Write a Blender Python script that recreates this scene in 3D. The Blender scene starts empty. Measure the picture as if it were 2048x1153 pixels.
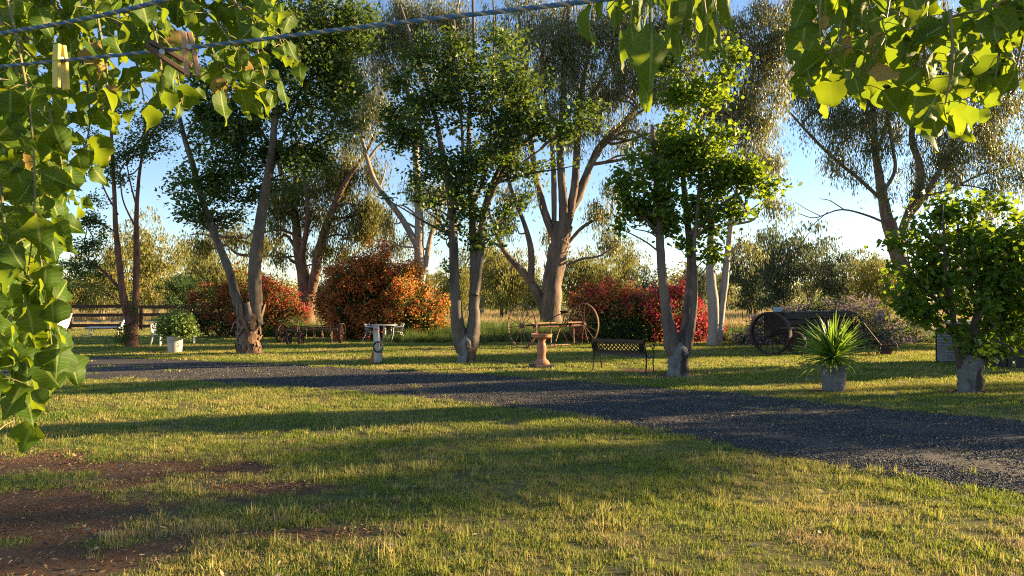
import bpy, math, random
import numpy as np
from mathutils import Vector, Matrix, Euler

# ------------------------------------------------------------------ camera, world, sun
R = math.radians
C = bpy.data.collections.new('garden'); bpy.context.scene.collection.children.link(C)
SC = bpy.context.scene
FPX, CX, CY, HCAM = 1365.0, 1024.0, 576.5, 1.7
PITCH = math.atan(29.0 / FPX)
cam_d = bpy.data.cameras.new('camera'); cam_d.lens = 24.0; cam_d.sensor_width = 36.0
cam_d.clip_start = 0.05; cam_d.clip_end = 6000
cam = bpy.data.objects.new('camera', cam_d); SC.collection.objects.link(cam)
cam.location = (0, 0, HCAM); cam.rotation_euler = (R(90) + PITCH, 0, 0)
SC.camera = cam

SUN_AZ, SUN_EL = R(75), R(13)          # azimuth clockwise from the view direction, elevation
world = bpy.data.worlds.new('World'); SC.world = world; world.use_nodes = True
wn = world.node_tree.nodes; wl = world.node_tree.links
bg = wn['Background']
sky = wn.new('ShaderNodeTexSky'); sky.sky_type = 'NISHITA'; sky.sun_disc = False
sky.sun_elevation = SUN_EL; sky.sun_rotation = SUN_AZ
sky.air_density = 1.0; sky.dust_density = 0.05; sky.ozone_density = 2.8
tint = wn.new('ShaderNodeMix'); tint.data_type = 'RGBA'; tint.blend_type = 'MULTIPLY'; tint.inputs['Factor'].default_value = 1.0
tint.inputs['B'].default_value = (1.0, 0.93, 0.95, 1)
wl.new(sky.outputs[0], tint.inputs['A']); wl.new(tint.outputs['Result'], bg.inputs[0]); bg.inputs[1].default_value = 0.072
sun_d = bpy.data.lights.new('sun', 'SUN'); sun_d.energy = 5.0; sun_d.angle = R(0.5)
sun_d.color = (1.0, 0.74, 0.40)
sun = bpy.data.objects.new('sun', sun_d); SC.collection.objects.link(sun)
sdir = Vector((math.sin(SUN_AZ) * math.cos(SUN_EL), math.cos(SUN_AZ) * math.cos(SUN_EL), math.sin(SUN_EL)))
sun.rotation_euler = sdir.to_track_quat('Z', 'Y').to_euler(); sun.location = (30, 20, 30)
SC.view_settings.view_transform = 'Standard'; SC.view_settings.look = 'None'
SC.view_settings.gamma = 1.0; SC.view_settings.use_curve_mapping = False
SC.view_settings.exposure = 2.05
SC.render.engine = 'CYCLES'
cy = SC.cycles
cy.pixel_filter_type = 'BLACKMAN_HARRIS'; cy.filter_width = 1.1; cy.use_denoising = False
cy.max_bounces = 6; cy.diffuse_bounces = 3; cy.glossy_bounces = 2; cy.transmission_bounces = 4
cy.transparent_max_bounces = 4; cy.caustics_reflective = False; cy.caustics_refractive = False

rng = np.random.default_rng(7); random.seed(7)

# ------------------------------------------------------------------ pixel to place
_cp, _sp = math.cos(PITCH), math.sin(PITCH)
def P(px, py, Y):
    u = (px - CX) / FPX; v = (CY - py) / FPX
    d = np.array([u, -v * _sp + _cp, v * _cp + _sp])
    s = Y / d[1]
    return np.array([d[0] * s, Y, HCAM + d[2] * s])
def G(px, py):
    u = (px - CX) / FPX; v = (CY - py) / FPX
    d = np.array([u, -v * _sp + _cp, v * _cp + _sp])
    s = -HCAM / d[2]
    return np.array([d[0] * s, d[1] * s, 0.0])
def m_per_px(Y): return Y / FPX

# ------------------------------------------------------------------ materials
def mat(name, base=(0.5, 0.5, 0.5), rough=0.8, col2=None, scale=6.0, stretch=(1, 1, 1), bump=0.0, bscale=None,
        metal=0.0, detail=6.0, spec=0.3, lo=0.35, hi=0.65, col3=None, scale3=1.0, lo3=0.5, hi3=0.6):
    m = bpy.data.materials.new(name); m.use_nodes = True
    nt = m.node_tree; b = nt.nodes['Principled BSDF']
    b.inputs['Roughness'].default_value = rough; b.inputs['Metallic'].default_value = metal
    b.inputs['Specular IOR Level'].default_value = spec
    b.inputs['Base Color'].default_value = (*base, 1)
    tc = nt.nodes.new('ShaderNodeTexCoord'); mp = nt.nodes.new('ShaderNodeMapping')
    mp.inputs['Scale'].default_value = stretch
    nt.links.new(tc.outputs['Object'], mp.inputs[0])
    out = None
    if col2 is not None:
        nz = nt.nodes.new('ShaderNodeTexNoise'); nz.inputs['Scale'].default_value = scale
        nz.inputs['Detail'].default_value = detail; nz.inputs['Roughness'].default_value = 0.65
        nt.links.new(mp.outputs[0], nz.inputs['Vector'])
        mr = nt.nodes.new('ShaderNodeMapRange'); mr.inputs['From Min'].default_value = lo; mr.inputs['From Max'].default_value = hi
        nt.links.new(nz.outputs[0], mr.inputs[0])
        mx = nt.nodes.new('ShaderNodeMix'); mx.data_type = 'RGBA'
        mx.inputs['A'].default_value = (*base, 1); mx.inputs['B'].default_value = (*col2, 1)
        nt.links.new(mr.outputs[0], mx.inputs['Factor']); out = mx.outputs['Result']
        if col3 is not None:
            n3 = nt.nodes.new('ShaderNodeTexNoise'); n3.inputs['Scale'].default_value = scale3; n3.inputs['Detail'].default_value = 4
            nt.links.new(mp.outputs[0], n3.inputs['Vector'])
            m3 = nt.nodes.new('ShaderNodeMapRange'); m3.inputs['From Min'].default_value = lo3; m3.inputs['From Max'].default_value = hi3
            nt.links.new(n3.outputs[0], m3.inputs[0])
            x3 = nt.nodes.new('ShaderNodeMix'); x3.data_type = 'RGBA'
            nt.links.new(out, x3.inputs['A']); x3.inputs['B'].default_value = (*col3, 1)
            nt.links.new(m3.outputs[0], x3.inputs['Factor']); out = x3.outputs['Result']
        nt.links.new(out, b.inputs['Base Color'])
    if bump:
        nb = nt.nodes.new('ShaderNodeTexNoise'); nb.inputs['Scale'].default_value = bscale or scale * 2
        nb.inputs['Detail'].default_value = 8; nb.inputs['Roughness'].default_value = 0.7
        nt.links.new(mp.outputs[0], nb.inputs['Vector'])
        bp = nt.nodes.new('ShaderNodeBump'); bp.inputs['Strength'].default_value = 1.0; bp.inputs['Distance'].default_value = bump
        nt.links.new(nb.outputs[0], bp.inputs['Height']); nt.links.new(bp.outputs[0], b.inputs['Normal'])
    return m

def leaf_mat(name, a, b_, tr, fac=0.45, rough=0.5, spec=0.35, dry=None, dry_at=0.93, veins=False, instrand=False):
    """leaf: diffuse plus light passed through the blade; colour varies leaf by leaf with the stored 'rnd'"""
    m = bpy.data.materials.new(name); m.use_nodes = True; nt = m.node_tree
    nt.nodes.remove(nt.nodes['Principled BSDF']); out = nt.nodes['Material Output']
    N, L = nt.nodes.new, nt.links.new
    if instrand:
        at = N('ShaderNodeObjectInfo'); rnd = at.outputs['Random']
    else:
        at = N('ShaderNodeAttribute'); at.attribute_name = 'rnd'; rnd = at.outputs['Fac']
    mx = N('ShaderNodeMix'); mx.data_type = 'RGBA'; mx.inputs['A'].default_value = (*a, 1); mx.inputs['B'].default_value = (*b_, 1)
    L(rnd, mx.inputs['Factor']); col = mx.outputs['Result']
    mt = N('ShaderNodeMix'); mt.data_type = 'RGBA'; mt.blend_type = 'MIX'
    mt.inputs['A'].default_value = (*tr, 1); mt.inputs['B'].default_value = (tr[0] * 0.6, tr[1] * 0.72, tr[2], 1)
    L(rnd, mt.inputs['Factor']); tcol = mt.outputs['Result']
    if dry is not None:
        gt = N('ShaderNodeMath'); gt.operation = 'GREATER_THAN'; gt.inputs[1].default_value = dry_at
        L(rnd, gt.inputs[0])
        for k in (0, 1):
            dx = N('ShaderNodeMix'); dx.data_type = 'RGBA'; dx.inputs['B'].default_value = (*dry, 1)
            L(gt.outputs[0], dx.inputs['Factor']); L(col if k == 0 else tcol, dx.inputs['A'])
            if k == 0: col = dx.outputs['Result']
            else: tcol = dx.outputs['Result']
    if veins:
        uv = N('ShaderNodeAttribute'); uv.attribute_name = 'luv'
        sp = N('ShaderNodeSeparateXYZ'); L(uv.outputs['Vector'], sp.inputs[0])
        ab = N('ShaderNodeMath'); ab.operation = 'ABSOLUTE'; L(sp.outputs[0], ab.inputs[0])
        # side veins run up and outward, eight a side
        mu = N('ShaderNodeMath'); mu.operation = 'MULTIPLY_ADD'; mu.inputs[1].default_value = 0.28
        L(ab.outputs[0], mu.inputs[0]); L(sp.outputs[1], mu.inputs[2])
        sc_ = N('ShaderNodeMath'); sc_.operation = 'MULTIPLY'; sc_.inputs[1].default_value = 9.0; L(mu.outputs[0], sc_.inputs[0])
        pp = N('ShaderNodeMath'); pp.operation = 'PINGPONG'; pp.inputs[1].default_value = 0.5; L(sc_.outputs[0], pp.inputs[0])
        v1 = N('ShaderNodeMapRange'); v1.inputs['From Min'].default_value = 0.0; v1.inputs['From Max'].default_value = 0.07
        v1.inputs['To Min'].default_value = 0.45; v1.inputs['To Max'].default_value = 0.0; L(pp.outputs[0], v1.inputs[0])
        v2 = N('ShaderNodeMapRange'); v2.inputs['From Min'].default_value = 0.02; v2.inputs['From Max'].default_value = 0.06
        v2.inputs['To Min'].default_value = 0.9; v2.inputs['To Max'].default_value = 0.0; L(ab.outputs[0], v2.inputs[0])
        vm = N('ShaderNodeMath'); vm.operation = 'MAXIMUM'; L(v1.outputs[0], vm.inputs[0]); L(v2.outputs[0], vm.inputs[1])
        vx = N('ShaderNodeMix'); vx.data_type = 'RGBA'; vx.inputs['B'].default_value = (0.30, 0.36, 0.10, 1)
        L(vm.outputs[0], vx.inputs['Factor']); L(col, vx.inputs['A']); col = vx.outputs['Result']
        # blotches of wear
        tc = N('ShaderNodeTexCoord'); nz = N('ShaderNodeTexNoise'); nz.inputs['Scale'].default_value = 28; nz.inputs['Detail'].default_value = 5
        L(tc.outputs['Object'], nz.inputs['Vector'])
        br = N('ShaderNodeMapRange'); br.inputs['From Min'].default_value = 0.66; br.inputs['From Max'].default_value = 0.72; L(nz.outputs[0], br.inputs[0])
        bm = N('ShaderNodeMath'); bm.operation = 'MULTIPLY'; bm.inputs[1].default_value = 0.55; L(br.outputs[0], bm.inputs[0])
        for k in (0, 1):
            dx = N('ShaderNodeMix'); dx.data_type = 'RGBA'; dx.inputs['B'].default_value = (0.16, 0.10, 0.02, 1)
            L(bm.outputs[0], dx.inputs['Factor']); L(col if k == 0 else tcol, dx.inputs['A'])
            if k == 0: col = dx.outputs['Result']
            else: tcol = dx.outputs['Result']
    pb = N('ShaderNodeBsdfPrincipled'); pb.inputs['Roughness'].default_value = rough; pb.inputs['Specular IOR Level'].default_value = spec
    L(col, pb.inputs['Base Color'])
    tb = N('ShaderNodeBsdfTranslucent'); L(tcol, tb.inputs[0])
    ms = N('ShaderNodeMixShader'); ms.inputs[0].default_value = fac
    L(pb.outputs[0], ms.inputs[1]); L(tb.outputs[0], ms.inputs[2]); L(ms.outputs[0], out.inputs[0])
    return m

M = {}
M['leaf_near'] = leaf_mat('leaf_near', (0.045, 0.095, 0.010), (0.095, 0.15, 0.014), (0.33, 0.41, 0.014), 0.44, 0.55, 0.2, dry=(0.40, 0.27, 0.08), dry_at=0.985, veins=True, instrand=True)
M['leaf_round'] = leaf_mat('leaf_round', (0.045, 0.095, 0.012), (0.095, 0.155, 0.018), (0.40, 0.50, 0.02), 0.46, 0.5, 0.3)
M['leaf_dark'] = leaf_mat('leaf_dark', (0.035, 0.075, 0.018), (0.08, 0.125, 0.025), (0.22, 0.29, 0.02), 0.38, 0.45, 0.35)
M['leaf_gum'] = leaf_mat('leaf_gum', (0.10, 0.125, 0.045), (0.18, 0.175, 0.06), (0.34, 0.31, 0.06), 0.40, 0.38, 0.5, dry=(0.26, 0.14, 0.06), dry_at=0.9)
M['leaf_gum_gold'] = leaf_mat('leaf_gum_gold', (0.12, 0.145, 0.035), (0.20, 0.18, 0.045), (0.30, 0.26, 0.04), 0.35, 0.5, 0.3, dry=(0.22, 0.11, 0.04), dry_at=0.93)
M['leaf_far'] = leaf_mat('leaf_far', (0.17, 0.175, 0.04), (0.28, 0.24, 0.055), (0.34, 0.30, 0.05), 0.33, 0.6, 0.2)
M['leaf_far_grey'] = leaf_mat('leaf_far_grey', (0.075, 0.10, 0.055), (0.13, 0.145, 0.07), (0.17, 0.19, 0.06), 0.3, 0.6, 0.2)
M['leaf_far_green'] = leaf_mat('leaf_far_green', (0.04, 0.085, 0.03), (0.09, 0.13, 0.035), (0.16, 0.22, 0.04), 0.33, 0.6, 0.2)
M['bract_orange'] = leaf_mat('bract_orange', (0.62, 0.15, 0.03), (0.75, 0.32, 0.09), (0.70, 0.22, 0.05), 0.4, 0.7, 0.1, dry=(0.45, 0.03, 0.07), dry_at=0.93)
M['bract_red'] = leaf_mat('bract_red', (0.66, 0.04, 0.07), (0.78, 0.15, 0.15), (0.78, 0.09, 0.12), 0.4, 0.7, 0.1)
M['bract_rust'] = leaf_mat('bract_rust', (0.36, 0.075, 0.03), (0.50, 0.14, 0.05), (0.42, 0.11, 0.035), 0.4, 0.7, 0.1)
M['bract_sunlit_gold'] = leaf_mat('bract_sunlit_gold', (0.62, 0.30, 0.07), (0.70, 0.42, 0.12), (0.65, 0.36, 0.06), 0.4, 0.7, 0.1)
M['leaf_bright'] = leaf_mat('leaf_bright', (0.14, 0.22, 0.04), (0.30, 0.36, 0.10), (0.30, 0.38, 0.05), 0.35, 0.6, 0.2)
M['bract_faded'] = leaf_mat('bract_faded', (0.30, 0.20, 0.19), (0.42, 0.30, 0.30), (0.32, 0.22, 0.20), 0.35, 0.8, 0.1)
M['leaf_boug'] = leaf_mat('leaf_boug', (0.03, 0.065, 0.02), (0.07, 0.12, 0.03), (0.17, 0.22, 0.03), 0.35, 0.6, 0.2)
M['yucca'] = leaf_mat('yucca_leaf', (0.07, 0.15, 0.02), (0.14, 0.24, 0.035), (0.34, 0.50, 0.04), 0.42, 0.4, 0.35, dry=(0.30, 0.24, 0.09), dry_at=0.95)

def grass_mat(name, a, b_, dry, tr, drylo=0.45, dryhi=0.72):
    m = bpy.data.materials.new(name); m.use_nodes = True; nt = m.node_tree
    nt.nodes.remove(nt.nodes['Principled BSDF']); out = nt.nodes['Material Output']
    N, L = nt.nodes.new, nt.links.new
    oi = N('ShaderNodeObjectInfo'); at = N('ShaderNodeAttribute'); at.attribute_name = 'rnd'
    ad = N('ShaderNodeMath'); ad.operation = 'ADD'; L(oi.outputs['Random'], ad.inputs[0]); L(at.outputs['Fac'], ad.inputs[1])
    hf = N('ShaderNodeMath'); hf.operation = 'MULTIPLY'; hf.inputs[1].default_value = 0.5; L(ad.outputs[0], hf.inputs[0])
    mx = N('ShaderNodeMix'); mx.data_type = 'RGBA'; mx.inputs['A'].default_value = (*a, 1); mx.inputs['B'].default_value = (*b_, 1)
    L(hf.outputs[0], mx.inputs['Factor'])
    ge = N('ShaderNodeNewGeometry'); nz = N('ShaderNodeTexNoise'); nz.inputs['Scale'].default_value = 0.55; nz.inputs['Detail'].default_value = 7
    nz.inputs['Roughness'].default_value = 0.65
    L(ge.outputs['Position'], nz.inputs['Vector'])
    s2 = N('ShaderNodeMath'); s2.operation = 'MULTIPLY_ADD'; s2.inputs[1].default_value = 0.34; L(at.outputs['Fac'], s2.inputs[0]); 
    sb = N('ShaderNodeMath'); sb.operation = 'SUBTRACT'; sb.inputs[1].default_value = 0.17; L(nz.outputs[0], sb.inputs[0]); L(sb.outputs[0], s2.inputs[2])
    mr = N('ShaderNodeMapRange'); mr.inputs['From Min'].default_value = drylo; mr.inputs['From Max'].default_value = dryhi
    L(s2.outputs[0], mr.inputs[0])
    dx = N('ShaderNodeMix'); dx.data_type = 'RGBA'; dx.inputs['B'].default_value = (*dry, 1); L(mx.outputs['Result'], dx.inputs['A']); L(mr.outputs[0], dx.inputs['Factor'])
    pb = N('ShaderNodeBsdfPrincipled'); pb.inputs['Roughness'].default_value = 0.55; pb.inputs['Specular IOR Level'].default_value = 0.25
    L(dx.outputs['Result'], pb.inputs['Base Color'])
    tx = N('ShaderNodeMix'); tx.data_type = 'RGBA'; tx.inputs['A'].default_value = (*tr, 1); tx.inputs['B'].default_value = (*[min(1, c * 1.1) for c in dry], 1)
    L(mr.outputs[0], tx.inputs['Factor'])
    tb = N('ShaderNodeBsdfTranslucent'); L(tx.outputs['Result'], tb.inputs[0])
    ms = N('ShaderNodeMixShader'); ms.inputs[0].default_value = 0.35
    L(pb.outputs[0], ms.inputs[1]); L(tb.outputs[0], ms.inputs[2]); L(ms.outputs[0], out.inputs[0])
    return m
M['grass'] = grass_mat('lawn_grass', (0.055, 0.12, 0.018), (0.17, 0.225, 0.03), (0.48, 0.37, 0.12), (0.30, 0.37, 0.03), 0.43, 0.66)
M['grass_tall'] = grass_mat('tall_green_grass', (0.05, 0.11, 0.02), (0.11, 0.18, 0.03), (0.22, 0.22, 0.07), (0.20, 0.28, 0.04), 0.5, 0.8)
M['grass_field'] = grass_mat('field_grass', (0.24, 0.22, 0.07), (0.32, 0.27, 0.10), (0.44, 0.32, 0.15), (0.36, 0.30, 0.10), 0.35, 0.6)

M['bark_gum'] = mat('bark_gum', (0.085, 0.066, 0.048), 0.75, (0.18, 0.14, 0.10), 3.0, (1, 1, 0.25), 0.012, 9, col3=(0.07, 0.05, 0.035), scale3=2.0, lo3=0.52, hi3=0.66)
M['bark_pale'] = mat('bark_pale', (0.40, 0.32, 0.25), 0.7, (0.27, 0.22, 0.18), 2.0, (1, 1, 0.3), 0.01, 8, col3=(0.30, 0.18, 0.11), scale3=1.6, lo3=0.55, hi3=0.62)
M['bark_rough'] = mat('bark_rough', (0.10, 0.055, 0.035), 0.9, (0.24, 0.14, 0.085), 7.0, (1, 1, 0.18), 0.05, 12, detail=8)
M['bark_euc'] = mat('bark_euc', (0.15, 0.10, 0.07), 0.85, (0.27, 0.185, 0.125), 4.0, (1, 1, 0.2), 0.03, 10, col3=(0.13, 0.09, 0.065), scale3=3, lo3=0.5, hi3=0.6)
M['bark_brown'] = mat('bark_brown', (0.085, 0.06, 0.045), 0.85, (0.19, 0.14, 0.105), 5.0, (1, 1, 0.25), 0.03, 12, col3=(0.20, 0.14, 0.10), scale3=2.5, lo3=0.56, hi3=0.62)
M['bark_dark'] = mat('bark_dark', (0.06, 0.042, 0.034), 0.85, (0.12, 0.085, 0.065), 6.0, (1, 1, 0.25), 0.02, 12)
M['bark_red'] = mat('bark_red', (0.12, 0.05, 0.032), 0.85, (0.26, 0.12, 0.07), 9.0, (1, 1, 0.15), 0.03, 14)
M['bark_white'] = mat('bark_whitewashed', (0.21, 0.20, 0.185), 0.85, (0.11, 0.105, 0.095), 4.0, (1, 1, 0.4), 0.035, 10, col3=(0.06, 0.04, 0.03), scale3=3.5, lo3=0.50, hi3=0.56)
M['bark_strip'] = mat('bark_strip', (0.30, 0.20, 0.13), 0.9, (0.13, 0.07, 0.045), 8, (1, 1, 0.2), 0.01, 20)
M['twig'] = mat('twig', (0.09, 0.065, 0.05), 0.8, (0.17, 0.12, 0.09), 10)
M['twig_grey'] = mat('twig_grey', (0.28, 0.24, 0.20), 0.8, (0.16, 0.13, 0.11), 10)
M['stem_green'] = mat('stem_green', (0.17, 0.19, 0.06), 0.6, (0.24, 0.17, 0.08), 20)

M['rust_mid'] = mat('brown_rusted_iron', (0.13, 0.07, 0.045), 0.75, (0.26, 0.15, 0.09), 14, bump=0.004, bscale=60, metal=0.2)
M['rust'] = mat('rusty_iron', (0.07, 0.034, 0.024), 0.75, (0.15, 0.07, 0.042), 14, bump=0.004, bscale=60, metal=0.3)
M['rust_dark'] = mat('dark_old_iron', (0.035, 0.026, 0.022), 0.7, (0.09, 0.055, 0.04), 12, bump=0.004, bscale=50, metal=0.4)
M['rust_light'] = mat('orange_rusted_steel', (0.30, 0.15, 0.08), 0.7, (0.42, 0.25, 0.15), 10, bump=0.003, bscale=40, metal=0.1)
M['timber'] = mat('weathered_timber', (0.055, 0.045, 0.037), 0.85, (0.025, 0.02, 0.017), 8, (0.2, 1, 1), 0.006, 30)
M['timber_brown'] = mat('brown_timber', (0.15, 0.085, 0.05), 0.85, (0.07, 0.042, 0.03), 6, (0.2, 1, 1), 0.006, 30)
M['rail'] = mat('dark_fence_timber', (0.04, 0.022, 0.017), 0.85, (0.085, 0.042, 0.028), 2.0, (0.3, 1, 1), 0.008, 12)
M['white_plastic'] = mat('white_plastic', (0.74, 0.73, 0.70), 0.45, (0.62, 0.60, 0.56), 4)
M['white_metal'] = mat('white_painted_metal', (0.62, 0.63, 0.66), 0.4, (0.52, 0.52, 0.53), 6, metal=0.2)
M['white_pot'] = mat('cream_pot', (0.60, 0.53, 0.46), 0.7, (0.42, 0.35, 0.29), 5, bump=0.003, bscale=30, col3=(0.22, 0.15, 0.11), scale3=9, lo3=0.8, hi3=0.9)
M['post_white'] = mat('flaking_white_paint', (0.62, 0.59, 0.54), 0.7, (0.34, 0.29, 0.24), 7, (1, 1, 0.3), 0.003, 40)
M['orange'] = mat('orange_plastic', (0.60, 0.14, 0.03), 0.5, (0.45, 0.09, 0.02), 8)
M['red_disc'] = mat('red_reflector', (0.60, 0.02, 0.02), 0.25)
M['hose'] = mat('dark_hose', (0.03, 0.04, 0.035), 0.45, (0.08, 0.07, 0.06), 20)
M['terracotta'] = mat('terracotta', (0.45, 0.20, 0.105), 0.8, (0.32, 0.135, 0.07), 6, bump=0.003, bscale=40, col3=(0.50, 0.33, 0.22), scale3=9, lo3=0.58, hi3=0.7)
M['slab'] = mat('mossy_slab', (0.13, 0.095, 0.07), 0.9, (0.07, 0.06, 0.045), 9, bump=0.006, bscale=30)
M['water'] = mat('basin_water', (0.03, 0.035, 0.03), 0.06, spec=0.5)
M['iron_black'] = mat('black_cast_iron', (0.018, 0.015, 0.014), 0.45, (0.045, 0.03, 0.024), 20, metal=0.5)
M['slat_wood'] = mat('dark_bench_timber', (0.06, 0.035, 0.022), 0.55, (0.10, 0.055, 0.035), 8, (0.2, 1, 1))
M['slat_grey'] = mat('grey_bench_slat', (0.12, 0.115, 0.12), 0.5, (0.075, 0.07, 0.07), 8, (0.2, 1, 1))
M['concrete'] = mat('stained_concrete', (0.19, 0.18, 0.17), 0.9, (0.10, 0.095, 0.095), 5, bump=0.006, bscale=20, col3=(0.34, 0.33, 0.31), scale3=7, lo3=0.58, hi3=0.7)
M['soil_pot'] = mat('potting_soil', (0.04, 0.028, 0.02), 0.95)
M['corrugated'] = mat('galvanised_sheet', (0.42, 0.42, 0.42), 0.5, (0.30, 0.27, 0.24), 4, metal=0.6)
M['shed_dark'] = mat('dark_shed_boards', (0.035, 0.03, 0.028), 0.8, (0.06, 0.05, 0.045), 4, bump=0.004)  # near-black boards, tone varied by noise
M['cushion'] = mat('white_lounger_fabric', (0.66, 0.67, 0.70), 0.7, (0.55, 0.56, 0.60), 3)
M['rope_blue'] = mat('rope_blue', (0.06, 0.14, 0.25), 0.9, (0.09, 0.18, 0.29), 60, bump=0.0008, bscale=500)
M['rope_white'] = mat('rope_white', (0.42, 0.38, 0.32), 0.9, (0.30, 0.28, 0.25), 60, bump=0.0008, bscale=500)
M['peg_wood'] = mat('peg_wood', (0.52, 0.32, 0.18), 0.7, (0.38, 0.22, 0.12), 30, (1, 1, 0.2), 0.0006, 200)
M['peg_grey'] = mat('old_grey_peg_wood', (0.14, 0.09, 0.06), 0.75, (0.08, 0.055, 0.04), 40)
M['peg_yellow'] = mat('yellow_peg_plastic', (0.62, 0.52, 0.06), 0.45, (0.55, 0.44, 0.05), 20)
M['steel'] = mat('spring_steel', (0.35, 0.33, 0.30), 0.35, metal=0.9)
M['bucket'] = mat('pale_blue_plastic', (0.42, 0.52, 0.66), 0.5)
M['road'] = mat('road_far', (0.10, 0.11, 0.13), 0.8, (0.14, 0.14, 0.15), 0.6)
M['litter'] = leaf_mat('litter', (0.10, 0.065, 0.035), (0.42, 0.32, 0.19), (0.3, 0.2, 0.1), 0.1, 0.8, 0.1)
M['straw'] = leaf_mat('straw', (0.14, 0.085, 0.05), (0.34, 0.24, 0.14), (0.3, 0.2, 0.1), 0.1, 0.9, 0.05)
M['stone'] = leaf_mat('gravel_stone', (0.032, 0.028, 0.024), (0.10, 0.09, 0.078), (0.05, 0.05, 0.05), 0.0, 0.75, 0.3, dry=(0.30, 0.27, 0.24), dry_at=0.95)

# ------------------------------------------------------------------ mesh helpers
class MB:
    """collects tubes, boxes and the like into one mesh"""
    def __init__(s): s.v = []; s.f = []; s.n = 0
    def add(s, v, f):
        v = np.asarray(v, float); o = s.n
        s.v.append(v); s.n += len(v)
        for q in f: s.f.append(tuple(int(i) + o for i in q))
        return s
    def box(s, c, size, rot=None, bevel=0.0):
        x, y, z = [k / 2 for k in size]; b = min(bevel, x * .45, y * .45, z * .45)
        if b <= 0:
            v = np.array([[i * x, j * y, k * z] for i in (-1, 1) for j in (-1, 1) for k in (-1, 1)], float)
            f = [(0, 1, 3, 2), (4, 6, 7, 5), (0, 4, 5, 1), (2, 3, 7, 6), (0, 2, 6, 4), (1, 5, 7, 3)]
        else:      # chamfered along z edges and on the ends
            ring = [(-x + b, -y), (x - b, -y), (x, -y + b), (x, y - b), (x - b, y), (-x + b, y), (-x, y - b), (-x, -y + b)]
            v = []
            for (zz, k) in ((-z, 1 - b / max(x, y)), (-z + b, 1), (z - b, 1), (z, 1 - b / max(x, y))):
                sx = (x - b) / x if k != 1 else 1; sy = (y - b) / y if k != 1 else 1
                v += [(p[0] * sx, p[1] * sy, zz) for p in ring]
            v = np.array(v); f = []
            for r in range(3):
                for i in range(8): f.append((r * 8 + i, r * 8 + (i + 1) % 8, (r + 1) * 8 + (i + 1) % 8, (r + 1) * 8 + i))
            f.append(tuple(range(7, -1, -1))); f.append(tuple(range(24, 32)))
        if rot is not None: v = v @ np.array(rot).T
        return s.add(v + np.asarray(c, float), f)
    def bar(s, a, b, w, h=None, up=(0, 0, 1), bevel=0.0):
        a = Vector(a); b = Vector(b); d = b - a; L = d.length
        q = d.normalized(); u = Vector(up)
        if abs(q.dot(u)) > 0.98: u = Vector((0, 1, 0))
        y = u.cross(q).normalized(); z = q.cross(y)
        Mx = np.array([[z[i], y[i], q[i]] for i in range(3)])   # local x->z(up) , y->side, z->along
        return s.box((a + b) / 2, (h or w, w, L), Mx, bevel)
    def tube(s, pts, rad, sides=8, caps=True, rough=0.0, seed=0, flat=1.0):
        pts = np.asarray(pts, float); n = len(pts)
        rad = np.full(n, rad) if np.isscalar(rad) else np.asarray(rad, float)
        t = np.gradient(pts, axis=0); t /= np.linalg.norm(t, axis=1)[:, None] + 1e-12
        ref = np.array([0, 1, 0]) if abs(t[:, 1]).mean() < 0.8 else np.array([1, 0, 0])
        a = np.cross(t, ref); a /= np.linalg.norm(a, axis=1)[:, None] + 1e-12
        b = np.cross(t, a)
        th = np.linspace(0, 2 * np.pi, sides, endpoint=False)
        rr = np.ones((n, sides))
        if rough:
            g = np.random.default_rng(seed)
            for k in (2, 3, 5):
                ph = g.uniform(0, 6.28) + np.cumsum(g.normal(0, 0.35, n))
                rr += rough * 0.6 / (k ** 0.5) * np.sin(k * th[None] + ph[:, None])
            rr += g.normal(0, rough * 0.28, (n, sides))
        ring = (pts[:, None] + (a[:, None] * np.cos(th)[None, :, None] + b[:, None] * np.sin(th)[None, :, None] * flat) * (rad[:, None] * rr)[:, :, None])
        v = ring.reshape(-1, 3); f = []
        for i in range(n - 1):
            for j in range(sides):
                k = (j + 1) % sides
                f.append((i * sides + j, i * sides + k, (i + 1) * sides + k, (i + 1) * sides + j))
        if caps: f.append(tuple(range(sides - 1, -1, -1))); f.append(tuple((n - 1) * sides + j for j in range(sides)))
        return s.add(v, f)
    def lathe(s, prof, sides=20, c=(0, 0, 0), caps=True, rough=0.0):
        th = np.linspace(0, 2 * np.pi, sides, endpoint=False); v = []
        for r, z in prof:
            for t in th:
                q = r * (1 + (rough * math.sin(3 * t + z * 9) if rough else 0)); v.append((q * math.cos(t) + c[0], q * math.sin(t) + c[1], z + c[2]))
        f = []; n = len(prof)
        for i in range(n - 1):
            for j in range(sides):
                k = (j + 1) % sides; f.append((i * sides + j, i * sides + k, (i + 1) * sides + k, (i + 1) * sides + j))
        if caps: f.append(tuple(range(sides - 1, -1, -1))); f.append(tuple((n - 1) * sides + j for j in range(sides)))
        return s.add(v, f)
    def ring(s, rad, w, t, c=(0, 0, 0), seg=40):
        """flat-section hoop in the XZ plane, axle along Y: band of width w (y) and thickness t"""
        v = []; f = []
        for i in range(seg):
            a = 2 * math.pi * i / seg; x, z = math.cos(a), math.sin(a)
            for (r, y) in ((rad - t, -w / 2), (rad, -w / 2), (rad, w / 2), (rad - t, w / 2)): v.append((c[0] + x * r, c[1] + y, c[2] + z * r))
        for i in range(seg):
            k = (i + 1) % seg
            for j in range(4):
                l = (j + 1) % 4; f.append((i * 4 + j, i * 4 + l, k * 4 + l, k * 4 + j))
        return s.add(v, f)
    def mesh(s, name, m=None, smooth=False):
        me = bpy.data.meshes.new(name); me.from_pydata(np.concatenate(s.v).tolist(), [], s.f); me.update()
        if m: me.materials.append(m)
        if smooth:
            me.polygons.foreach_set('use_smooth', [True] * len(me.polygons))
            me.set_sharp_from_angle(angle=R(42))
        return me
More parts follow.
